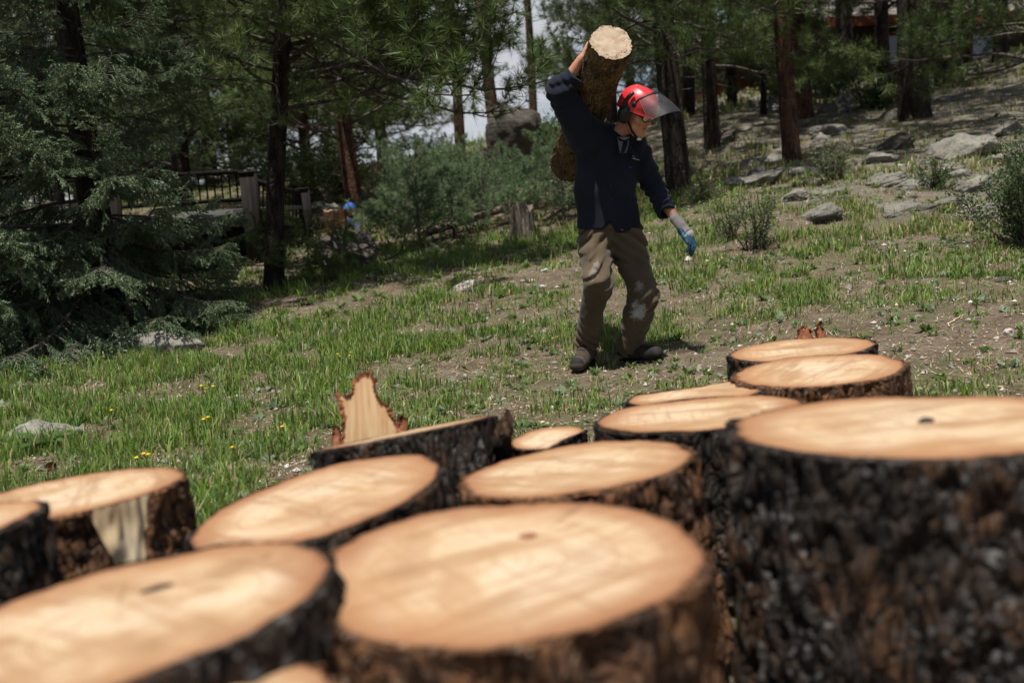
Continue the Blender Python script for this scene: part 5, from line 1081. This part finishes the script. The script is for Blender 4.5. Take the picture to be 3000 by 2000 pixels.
stump('tree_stump', 'weathered grey stump with a split spike on its rim', P_(1535, 708, 12), .135, .40, 'grey_wood', 'grey_wood', 3, .10, .6)
stump('tree_stump', 'reddish freshly cut stump beside the person in the blue cap', P_(985, 680, 15.0), .16, .34, 'round_bark_warm', 'cut_wood', 7, .03, .2)
log_obj('fallen_pole', 'thin pale fallen pole lying across the slope below the young pines', 'log', P_(1240, 660, 12.6) + [0, 0, .10], P_(1500, 640, 13.6) + [0, 0, .22], .05, 'grey_wood', 81, 16, 30, rough=.02)
log_obj('fallen_branch', 'short dead branch beside the young pine at the worker elbow', 'branch', P_(1590, 600, 13.2) + [0, 0, .05], P_(1660, 590, 13.0) + [0, 0, .22], .03, 'grey_wood', 82, 10, 20, rough=.02)

# shard of bark and wood standing up behind the edge on round
def shard(name, label, px, py, Y, prof, th, mats, seed, cat, tilt=-0.32, group=None):
    """prof: outline in pixels around (px,py), extruded to a real thickness with rough edges"""
    c = at(px, py, Y); s_ = Y / FPX; pts = []
    pr = np.array(prof, float)
    for a_, b_ in zip(pr, np.roll(pr, -1, 0)):
        for t in np.linspace(0, 1, 7)[:-1]: pts.append(a_ + (b_ - a_) * t)
    q = np.array(pts); n = len(q); r_ = np.random.default_rng(seed); q = q + r_.normal(size=q.shape) * np.array([3.5, 2.5]); cen = q.mean(0)
    o = new_obj(name, None, None, c, (tilt, 0, 0)); tag(o, label, cat, group); edge = MB(); face = MB(); inner = cen + (q - cen) * .84
    def P3(q2, y): return np.stack([q2[:, 0] * s_, np.full(len(q2), 0.0) + y, -q2[:, 1] * s_], -1)
    k = np.arange(n); k2 = (k + 1) % n; Vf = P3(q, -th / 2 + r_.normal(size=n) * .004); Vb = P3(q, th / 2); Vi = P3(inner, -th / 2 + .006)
    edge.add(np.concatenate([Vf, Vb, Vi, P3(cen[None], th / 2)]), [np.stack([k, k + n, k2 + n, k2], -1), np.stack([k, k2, k2 + 2 * n, k + 2 * n], -1), ], 0); edge.add(Vb, k[None]); edge.build('bark_edge', M[mats[1]], o, smooth=False)
    face.add(Vi - [0, .0008, 0], k[None, ::-1] * 1); face.build('wood_face', M[mats[0]], o, smooth=False); return o
shard('bark_shard', 'upright split shard of cream wood edged with red bark', 1080, 1215, 2.92, [(-92, 120), (-80, 60), (-74, 5), (-84, -40), (-92, -72), (-66, -58), (-48, -66), (-40, -104), (-14, -126), (12, -130), (22, -104), (24, -62), (36, -40), (58, -24), (72, -2), (84, 28), (100, 60), (104, 120)], .035, ('shard_wood', 'inner_bark'), 5, 'bark shard')
shard('bark_shard', 'small red bark shard left of the tall cream shard', 988, 1280, 2.95, [(-18, 50), (-14, -10), (-4, -36), (8, -20), (16, 50)], .02, ('inner_bark', 'inner_bark'), 6, 'bark shard')
shard('bark_shard', 'small red bark shard right of the tall cream shard', 1175, 1235, 2.95, [(-20, 60), (-10, 5), (6, -20), (18, -5), (20, 60)], .02, ('inner_bark', 'inner_bark'), 7, 'bark shard')
shard('bark_flake', 'curled red bark flake behind the farthest round, left one', 2355, 970, 4.25, [(-25, 40), (-20, -5), (0, -14), (22, -8), (26, 40)], .03, ('inner_bark', 'inner_bark'), 8, 'bark flake')
shard('bark_flake', 'pointed red bark flake behind the farthest round, right one', 2400, 962, 4.3, [(-16, 40), (-8, -8), (2, -20), (10, 0), (18, 40)], .03, ('inner_bark', 'inner_bark'), 9, 'bark flake')
kn = at(1478, 1275, 2.55); kq = rock('branch_stub', 'knobbly bark stub at the end of the edge on round', kn, (.045, .05, .075), 44, 'round_bark', cuts=4, sub=3, sink=.5, cat='bark stub', rough=3)
rock('stone_chip', 'small dark stone lying on top of the tall round', on_round(55, 2706, 1236, -.002), (.022, .015, .011), 45, 'rock_dark', sub=2, sink=.3, cat='stone')
rock('bark_chip', 'dark oval bark chip lying on the tan round', on_round(8, 466, 1724, -.001), (.030, .012, .006), 46, 'round_bark', sub=2, sink=.4, cat='bark chip', rz=.3, tilt=(0, -.12))
rock('bark_chip', 'small brown bark chip lying on the front centre slice', on_round(3, 1555, 1570, -.001), (.022, .014, .006), 47, 'inner_bark', sub=2, sink=.4, cat='bark chip', rz=-.5)

# ------------------------------------------------------------------ the deck with its railing
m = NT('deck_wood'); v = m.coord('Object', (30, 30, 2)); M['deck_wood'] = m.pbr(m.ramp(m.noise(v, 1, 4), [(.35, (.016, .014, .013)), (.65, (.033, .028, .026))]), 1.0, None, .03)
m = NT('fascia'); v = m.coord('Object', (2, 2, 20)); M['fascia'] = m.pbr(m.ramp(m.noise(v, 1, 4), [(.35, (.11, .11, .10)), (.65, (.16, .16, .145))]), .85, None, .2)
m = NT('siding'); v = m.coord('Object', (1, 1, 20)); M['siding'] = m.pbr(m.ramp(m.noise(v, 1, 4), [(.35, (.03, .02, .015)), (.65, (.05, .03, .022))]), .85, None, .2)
m = NT('window_glass'); M['window_glass'] = m.pbr((.35, .40, .48), .15, None, .5)
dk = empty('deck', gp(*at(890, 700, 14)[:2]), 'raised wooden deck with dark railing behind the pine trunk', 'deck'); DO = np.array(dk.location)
def dbox(name, c, size, mat, parent=None, rot=None): b = MB(); b.add(*box_geo(np.asarray(c) - DO, size, rot)); return b.build(name, M[mat], parent or dk)
A_ = at(890, 570, 14.0); B1 = at(728, 520, 12.6); zt = A_[2]
def post(p, w_, z1, z0): 
    c = np.array([p[0], p[1], (z0 + z1) / 2]); o = dbox('post', c, (w_, w_, z1 - z0), 'deck_wood'); dbox('post_cap', (p[0], p[1], z1 + .012), (w_ * 1.12, w_ * 1.12, .03), 'deck_wood', o); return o
post(A_, .15, at(890, 556, 14.0)[2], gp(A_[0], A_[1])[2] - .2); post(B1, .18, at(725, 508, 12.6)[2], gp(B1[0], B1[1])[2] - .2)
def rail(p, q, z_off, h, w_, name, mat='deck_wood'):
    p, q = np.asarray(p, float), np.asarray(q, float); d = q - p; L_ = np.linalg.norm(d); ax = d / L_; sd = nrm(np.cross(ax, [0, 0, 1])); up = np.cross(sd, ax); return dbox(name, (p + q) / 2 + [0, 0, z_off], (L_, w_, h), mat, None, np.stack([ax, sd, up], 1))
pa, pb_ = at(735, 528, 12.6), at(878, 568, 14.0); rail(pa, pb_, 0, .05, .09, 'top_rail'); pc_, pd = at(735, 612, 12.6), at(878, 648, 14.0); rail(pc_, pd, 0, .05, .06, 'bottom_rail'); rail(pc_ - [0, 0, .14], pd - [0, 0, .14], 0, .2, .05, 'rim_board')
for i in range(1, 13):
    t = i / 13; a_, b_ = pa + (pb_ - pa) * t, pc_ + (pd - pc_) * t; b = MB(); b.add(*tube_geo([a_ - DO, b_ - DO], .011, 6)); b.build('baluster', M['deck_wood'], dk)
C1 = at(-120, 700, 10.5); C2 = np.array([B1[0], B1[1], 0]); z1 = at(728, 640, 12.6)[2]
e0 = np.array([-6.0, 11.2, z1 + .0]); e1 = np.array([B1[0] - .06, B1[1], z1 + .02]); rail(e0, e1, 0, .22, .05, 'fascia', 'fascia')
b = MB(); f_ = np.array([[-6.0, 11.2, z1 + .12], [B1[0], B1[1], z1 + .12], [A_[0], A_[1], z1 + .12], [A_[0] - 2, A_[1] + 4, z1 + .12], [-7.5, 16, z1 + .12]]) - DO
b.add(np.concatenate([f_, f_ - [0, 0, .05]]), [np.array([[0, 1, 2], [0, 2, 3], [0, 3, 4]]), np.array([[7, 6, 5], [8, 7, 5], [9, 8, 5]]), np.array([[i, i + 5, (i + 1) % 5 + 5, (i + 1) % 5] for i in range(5)])]); b.build('floor_boards', M['fascia'], dk, smooth=False)
rail(e0 + [0, 0, .56], e1 + [0, 0, .56], 0, .05, .09, 'top_rail'); rail(e0 + [0, 0, .22], e1 + [0, 0, .22], 0, .05, .06, 'bottom_rail')
for i in range(1, 34):
    t = i / 34; a_ = e0 + (e1 - e0) * t; b = MB(); b.add(*tube_geo([a_ + [0, 0, .22] - DO, a_ + [0, 0, .56] - DO], .011, 6)); b.build('baluster', M['deck_wood'], dk)
for px, Y in ((20, 9.9), (330, 11.0)):
    p = at(px, 600, Y); post(np.array([p[0], p[1], 0]), .14, z1 + .62, gp(p[0], p[1])[2] - .2)
# dark boarding under the deck
wl = empty('house_wall', np.array([-5.2, 15.2, .2]), 'dark brown boarded wall in the shade under the deck', 'house'); DO = np.array(wl.location)
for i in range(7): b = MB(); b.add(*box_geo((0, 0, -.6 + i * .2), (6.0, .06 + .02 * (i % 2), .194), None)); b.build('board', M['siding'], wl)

# ------------------------------------------------------------------ brown house up the slope
m = NT('shingle'); v = m.coord('Object'); M['shingle'] = m.pbr(m.ramp(m.noise(v, 12, 4), [(.35, (.16, .14, .12)), (.65, (.26, .23, .20))]), .95, None, .1)
m = NT('red_board'); v = m.coord('Object', (2, 2, 20)); M['red_board'] = m.pbr(m.ramp(m.noise(v, 1, 4), [(.35, (.13, .04, .022)), (.65, (.22, .075, .04))]), .85, None, .1)
m = NT('pale_board'); M['pale_board'] = m.pbr((.50, .46, .38), .8); m = NT('blue_paint'); M['blue_paint'] = m.pbr((.05, .10, .26), .6)
def house(label, base, W_, D_, Hh, pitch, wallm, roofm, trimm, rz, wins, seed):
    o = empty('house', base, label, 'house', None, rz); b = MB()
    V = np.array([(-W_ / 2, -D_ / 2, -1.5), (W_ / 2, -D_ / 2, -1.5), (W_ / 2, D_ / 2, -1.5), (-W_ / 2, D_ / 2, -1.5), (-W_ / 2, -D_ / 2, Hh), (W_ / 2, -D_ / 2, Hh), (W_ / 2, D_ / 2, Hh), (-W_ / 2, D_ / 2, Hh), (-W_ / 2, 0, Hh + pitch), (W_ / 2, 0, Hh + pitch)], float)
    b.add(V, [np.array([[0, 1, 5, 4], [2, 3, 7, 6], [1, 2, 6, 5], [3, 0, 4, 7]]), np.array([[4, 8, 7], [5, 6, 9]])]); b.build('wall', M[wallm], o, smooth=False)
    rf = MB(); sl_ = math.atan2(pitch, D_ / 2); ov = .7; L_ = math.hypot(pitch, D_ / 2) + ov
    for sd in (-1, 1):
        ax = np.array([0, sd * math.cos(sl_), -math.sin(sl_)]); n_ = np.array([0, sd * math.sin(sl_), math.cos(sl_)]); rf.add(*box_geo(np.array([0, 0, Hh + pitch + .08]) + ax * L_ / 2, (W_ + 1.2, L_, .14), np.stack([[1, 0, 0], ax, n_], 1)))
    ro = rf.build('roof', M[roofm], o, smooth=False)
    for sd in (-1,):
        ax = np.array([0, sd * math.cos(sl_), -math.sin(sl_)]); b = MB(); b.add(*box_geo(np.array([0, 0, Hh + pitch + .0]) + ax * (L_ + .03), (W_ + 1.24, .06, .26))); b.build('fascia', M[trimm], ro, smooth=False)
    for (x, z, w_, h_) in wins:
        b = MB(); b.add(*box_geo((x, -D_ / 2 - .04, z), (w_ + .2, .06, h_ + .2))); wq = b.build('window', M[trimm], o, smooth=False); b = MB(); b.add(*box_geo((x, -D_ / 2 - .09, z), (w_, .05, h_))); b.build('pane', M['window_glass'], wq, smooth=False)
    return o
hp_ = at(2590, 200, 34); house('brown house with a low grey roof half hidden by pines', np.array([hp_[0], hp_[1], hp_[2] - .8]), 6.5, 6, 2.0, 1.0, 'siding', 'shingle', 'red_board', .15, [(-1.5, 1.0, .9, .8), (1.6, 1.0, .9, .8)], 1)
hp_ = at(2840, 200, 42); house('pale walled outbuilding beyond the bright lawn', np.array([hp_[0], hp_[1], hp_[2] - .6]), 5, 5, 2.2, 1.2, 'pale_board', 'shingle', 'blue_paint', -.1, [(-1.2, .9, 1.2, 1.2), (1.1, .9, 1.0, 1.2)], 2)
hp_ = at(2190, 215, 40); house('red trimmed cabin behind the slope left of the leaning pine', np.array([hp_[0], hp_[1], hp_[2] - .8]), 4.5, 5, 1.6, .9, 'red_board', 'shingle', 'pale_board', .1, [(0, .8, .8, .7)], 3)
rock('blue_scrap', 'small blue object lying on the slope beneath the shaded pine', on_ground(2483, 330) + [0, 0, .05], (.08, .06, .10), 99, 'pebble', sub=2, cat='scrap'); bpy.data.objects['blue_scrap'].data.materials[0] = M['blue_paint']

# ------------------------------------------------------------------ shrubs
def shrub(name, label, base, H, spread, stems, leaves, lsz, pal, seed, group=None, dense=1.0):
    root = empty(name, base, label, 'shrub', group); r_ = np.random.default_rng(seed); sb = MB(); P, D = [], []
    for i in range(stems):
        a = r_.random() * 2 * PI; tl = r_.uniform(.1, 1) * spread / H; c = curve((r_.normal() * .04, r_.normal() * .04, -.03), (math.cos(a) * tl, math.sin(a) * tl, 1), H * r_.uniform(.6, 1.05), 8, 0, .15, r_, .13)
        sb.add(*tube_geo(c, np.linspace(.009, .002, 9), 4)); P.append(c[2:]); 
        for j in range(5):
            k = r_.integers(2, 8); t = curve(c[k], nrm(c[min(k + 1, 8)] - c[k]) + r_.normal(size=3) * .7, H * r_.uniform(.12, .32), 4, 0, .2, r_, .15); sb.add(*tube_geo(t, np.linspace(.004, .0015, 5), 3)); P.append(t)
    sb.build('stems', M['branch_bark'], root); P = np.concatenate(P); k = r_.integers(0, len(P), leaves); p = P[k] + r_.normal(size=(leaves, 3)) * lsz * 1.2
    d = nrm(r_.normal(size=(leaves, 3)) + [0, 0, .4]); s_ = nrm(np.cross(d, r_.normal(size=(leaves, 3)))); L_ = lsz * (.6 + .8 * r_.random((leaves, 1)))
    V = np.stack([p, p + d * L_ * .5 + s_ * L_ * .33, p + d * L_, p + d * L_ * .5 - s_ * L_ * .33], 1).reshape(-1, 3); c = np.repeat(np.asarray(pal)[r_.integers(0, len(pal), leaves)] * (.75 + .5 * r_.random((leaves, 1))), 4, 0)
    b = MB(); b.add(V, np.arange(leaves)[:, None] * 4 + np.array([[0, 1, 2, 3]]), 0, c); o = b.build('leaves', M['leaf'], root, color=True); return root
LG = [(.07, .12, .035), (.10, .15, .045), (.05, .09, .03)]; LB = [(.10, .15, .04), (.13, .18, .05), (.16, .19, .09)]
shrub('shrub', 'dark leafy bush at the right edge of the picture', P_(3010, 775, 7.9), .85, .7, 40, 8000, .024, [(.045, .08, .028), (.06, .10, .035), (.085, .12, .05)], 1)
shrub('shrub', 'second lobe of leafy bush farther up the right edge', P_(3070, 690, 8.6), 1.0, .8, 40, 7000, .024, LG, 2)
shrub('shrub', 'sparse upright shrub growing right of the gloved hand', P_(2215, 745, 8.7), .62, .34, 18, 1500, .020, LB, 3)
shrub('shrub', 'wiry little shrub among the ledges on the slope', P_(2440, 525, 11.6), .55, .5, 18, 1100, .020, LB, 4)
shrub('shrub', 'thin weedy shrub just left of the upright shrub', P_(2130, 720, 9.2), .35, .35, 14, 900, .018, LB, 5)
shrub('shrub', 'small bush on the ledge below the pale slab', P_(2740, 560, 10.5), .4, .5, 16, 1200, .022, LG, 6)
shrub('shrub', 'bright green seedling bush in the shade by the brush heap', P_(960, 745, 11.3), .55, .3, 14, 700, .03, [(.15, .22, .05), (.12, .18, .05)], 7)
shrub('shrub', 'yellow green bush right of the brush heap', P_(1120, 690, 14.5), .5, .6, 18, 1600, .028, [(.17, .22, .06), (.13, .18, .06)], 8)
shrub('shrub', 'leafy bush behind the worker right arm by the trunk', P_(2060, 640, 11.5), .35, .5, 16, 1200, .02, LB, 9)
shrub('shrub', 'yellow green bush on the bank behind the deck railing', P_(880, 540, 19), 1.4, 1.6, 40, 5200, .05, [(.12, .17, .045), (.16, .20, .06)], 10)
shrub('shrub', 'bush on the bank above the grey rocks', P_(1010, 530, 20), 1.2, 1.8, 40, 4800, .05, [(.12, .16, .06), (.15, .18, .08)], 11)
shrub('shrub', 'green bush below the red trimmed cabin', P_(2290, 270, 26), 1.6, 2.0, 40, 4200, .07, LG, 12)
shrub('shrub', 'green bush between the two pine trunks on the terrace', P_(2440, 260, 25), 1.5, 1.6, 36, 3600, .07, LB, 13)
shrub('shrub', 'low bush in the shaded bank by the dark pines', P_(2570, 330, 20), .8, 1.2, 30, 2600, .05, LG, 14)
shrub('shrub', 'bush at the foot of the ridge right of the tall boulder', P_(1640, 470, 19), 1.1, 1.2, 30, 3200, .05, LG, 15)

# heap of cut pine brush in the shade
bh = empty('brush_heap', gp(*at(1010, 800, 10.6)[:2]), 'cut pine limbs heaped in front of the dark shaded boulder', 'brush heap'); r_ = np.random.default_rng(8)
for i in range(12):
    a = r_.uniform(-2.8, -.4); bough(bh, PINE_NEAR[r_.integers(5)], (r_.uniform(-.5, .5), r_.uniform(-.1, .25), r_.uniform(.03, .3)), a, r_.uniform(-.1, .25), r_.uniform(.35, .6), r_.normal() * .6)
R_at('dark shaded boulder between the big pine and the young pines', 1025, 800, 225, 175, 14, 'rock_dark', .9, 'boulder', 10.9, cuts=8, sink=.25)

# ------------------------------------------------------------------ person in a blue cap bent behind the reddish stump
c0 = P_(1022, 690, 15.4); pO = c0
Q = Field(c0 + [-.5, -.5, -.1], c0 + [.5, .6, 1.0], .012)
hip = c0 + np.array([.12, .22, .42]); sho = c0 + np.array([-.02, -.05, .50]); hed = at(1026, 618, 15.2)
sho = at(1022, 652, 15.25); hip = at(1050, 672, 15.6)
Q.cap(hip, sho, .13, .12, .05); Q.cap(hip, hip + [-.15, -.25, -.12], .085, .07, .03); Q.cap(hip + [.12, 0, 0], hip + [.05, -.28, -.14], .085, .07, .03); Q.cap(hip + [-.15, -.25, -.12], c0 + [.0, .05, .05], .06, .045, .03); Q.cap(hip + [.05, -.28, -.14], c0 + [.2, .1, .05], .06, .045, .03)
Q.cap(sho + [-.12, 0, 0], sho + [-.2, -.15, -.22], .05, .04, .03); Q.cap(sho + [.12, 0, 0], sho + [.16, -.15, -.22], .05, .04, .03); Q.cap(sho, hed, .055, .05, .03); Q.ell(hed, (.075, .09, .10), None, .02); Q.sph(hed + [0, -.08, -.02], .018, .02)
m = NT('blue_shirt'); M['blue_shirt'] = m.pbr((.05, .06, .11), .9); p2 = field_obj(Q, 'person', M['skin'], None, (0, 0, 0)); p2.data.transform(Matrix.Translation(-Vector(pO))); p2.location = pO; tag(p2, 'person in a blue cap crouching behind the reddish stump', 'person')
Q = Field(c0 + [-.6, -.6, -.1], c0 + [.6, .7, 1.0], .012); Q.cap(hip + [0, 0, .02], sho, .165, .15, .05); Q.cap(sho + [-.12, 0, 0], sho + [-.19, -.14, -.2], .07, .06, .04); Q.cap(sho + [.12, 0, 0], sho + [.16, -.14, -.2], .07, .06, .04); Q.warp(lambda P: .012 * fbm(P * 8, 3, 3)); field_obj(Q, 'shirt', M['blue_shirt'], p2, pO)
u = np.linspace(0, 2 * PI, 24, endpoint=False)[:, None]; e_ = np.linspace(0, PI / 2, 8)[None]; P = np.stack([np.cos(u) * np.cos(e_) * .095, np.sin(u) * np.cos(e_) * .11, .02 + np.sin(e_) * .11 + 0 * u], -1)
m = NT('cap_blue'); M['cap_blue'] = m.pbr((.02, .11, .45), .6); m = NT('cap_yellow'); M['cap_yellow'] = m.pbr((.65, .42, .03), .6)
b = MB(); b.add(P + (hed - pO), grid_faces(24, 8, True)); cp = b.build('cap', M['cap_blue'], p2); b = MB(); V, f = box_geo(hed - pO + [-.085, -.02, -.015], (.035, .09, .07)); b.add(V, f); b.build('ear_defender', M['cap_yellow'], cp)

# ------------------------------------------------------------------ flowers, broad leaf plant, cone, twigs
def dandelion(label, px, py, seed, n=3):
    base = on_ground(px, py); r_ = np.random.default_rng(seed); o = empty('dandelion', base, label, 'flower', 'yellow dandelions in the grass')
    for i in range(n):
        q = np.array([r_.normal() * .03, r_.normal() * .03, .05 + .04 * r_.random()]); st = MB(); st.add(*tube_geo([(q[0] * .5, q[1] * .5, 0), q], .002, 4)); st.build('stem', M['grass'], o, color=True).data.materials[0] = M['stem_green']
        k = 14; a = np.arange(k) * 2 * PI / k; rr = np.where(np.arange(k) % 2 == 0, .016, .010); V = np.concatenate([np.stack([np.cos(a) * rr, np.sin(a) * rr, 0 * a + .002], -1), [[0, 0, .007]], [[0, 0, -.006]]]) + q; kk = np.arange(k); b = MB(); b.add(V, np.concatenate([np.stack([kk, (kk + 1) % k, np.full(k, k)], -1), np.stack([(kk + 1) % k, kk, np.full(k, k + 1)], -1)])); b.build('flower', M['flower_yellow'], o)
m = NT('stem_green'); M['stem_green'] = m.pbr((.12, .18, .05), .7)
for i, (px, py, lb, n) in enumerate([(1012, 1066, 'yellow dandelions in the open grass above the cream shard', 4), (620, 1168, 'pair of yellow dandelions left of the cream shard', 3), (628, 1278, 'yellow dandelion lower in the grass left of the shard', 2), (808, 1302, 'single yellow dandelion just left of the shard', 1), (418, 1384, 'yellow dandelions just behind the notched round', 2), (448, 1378, 'yellow dandelion right behind the notched round rim', 1), (325, 1228, 'tiny yellow dandelion right of the flat lichen rock', 1), (700, 1365, 'yellow dandelion half hidden behind the steep round', 1)]): dandelion(lb, px, py, 60 + i, n)
def leafy_plant(label, base, n, ln, seed, pal):
    o = empty('broad_leaf_plant', base, label, 'plant'); r_ = np.random.default_rng(seed)
    for i in range(n):
        a = i * 2.4 + r_.normal() * .2; el = r_.uniform(.5, 1.2); L_ = ln * r_.uniform(.7, 1.1); t = np.linspace(0, 1, 9); wd = L_ * .24 * np.sin(np.clip(t * 1.02, 0, 1) ** .8 * PI) + .001; e2 = el - t * .7
        r2 = np.cumsum(np.cos(e2)) * L_ / 9; z2 = np.cumsum(np.sin(e2)) * L_ / 9; V = []
        for k in range(9):
            for s_ in (-1, -.5, 0, .5, 1): V.append((math.cos(a) * r2[k] - math.sin(a) * wd[k] * s_, math.sin(a) * r2[k] + math.cos(a) * wd[k] * s_, z2[k] + abs(s_) * wd[k] * .3 + .004 * (k % 2) * abs(s_)))
        b = MB(); b.add(np.array(V), grid_faces(9, 5), 0, np.asarray(pal[i % len(pal)])); b.build('leaf', M['leaf'], o, color=True)
    return o
leafy_plant('broad leaf plant growing against the flat lichen rock', at(135, 1318, 4.75) * [1, 1, 0] + [0, 0, gp(*at(135, 1318, 4.75)[:2])[2]], 10, .17, 3, [(.07, .13, .03), (.09, .15, .035)])
def cone(label, p, L_, seed):
    o = empty('pine_cone', p, label, 'pine cone', None); r_ = np.random.default_rng(seed); b = MB(); k = 60
    for i in range(k):
        t = i / k; a = i * 2.4; rr = L_ * .30 * math.sin(PI * min(1, t * .9 + .12)); d = np.array([math.cos(a), math.sin(a), .35]); q = np.array([0, 0, (t - .5) * L_]); s_ = np.array([-math.sin(a), math.cos(a), 0]) * rr * .45
        b.add(np.array([q + s_, q - s_, q + d * rr - s_ * .7, q + d * rr + s_ * .7, q + d * rr * .8 - [0, 0, rr * .4]]), np.array([[0, 1, 4], [1, 2, 4], [2, 3, 4], [3, 0, 4]]))
    x = b.build('scales', M['inner_bark'], o, (0, 0, L_ * .28), (1.5, .3, 0)); return o
cone('opened pine cone in the grass above the notched round', on_ground(152, 1385), .075, 1)
for i, (x0, y0, x1, y1, lb) in enumerate([(2215, 850, 2270, 820, 'dry straw stalk leaning in the grass right of the worker'), (2360, 868, 2460, 876, 'dry twig lying in the grass above the farthest round'), (2780, 960, 2815, 930, 'dry stalk on the soil above the right rounds'), (1230, 1180, 1300, 1195, 'dead twig on the soil right of the cream shard'), (1590, 1010, 1660, 985, 'dry twig on the soil left of the worker boots')]):
    p, q = on_ground(x0, y0), on_ground(x1, y1); r_ = np.random.default_rng(i); c = np.linspace(p, q, 6) + r_.normal(size=(6, 3)) * .006; c[:, 2] = gz(c[:, 0], c[:, 1]) + .008; b = MB(); b.add(*tube_geo(c - p, np.linspace(.004, .002, 6), 5)); tag(b.build('twig', M['dry_twig'] if 'dry_twig' in M else M['split_wood'], None, p), lb, 'twig', 'dry twigs on the ground')
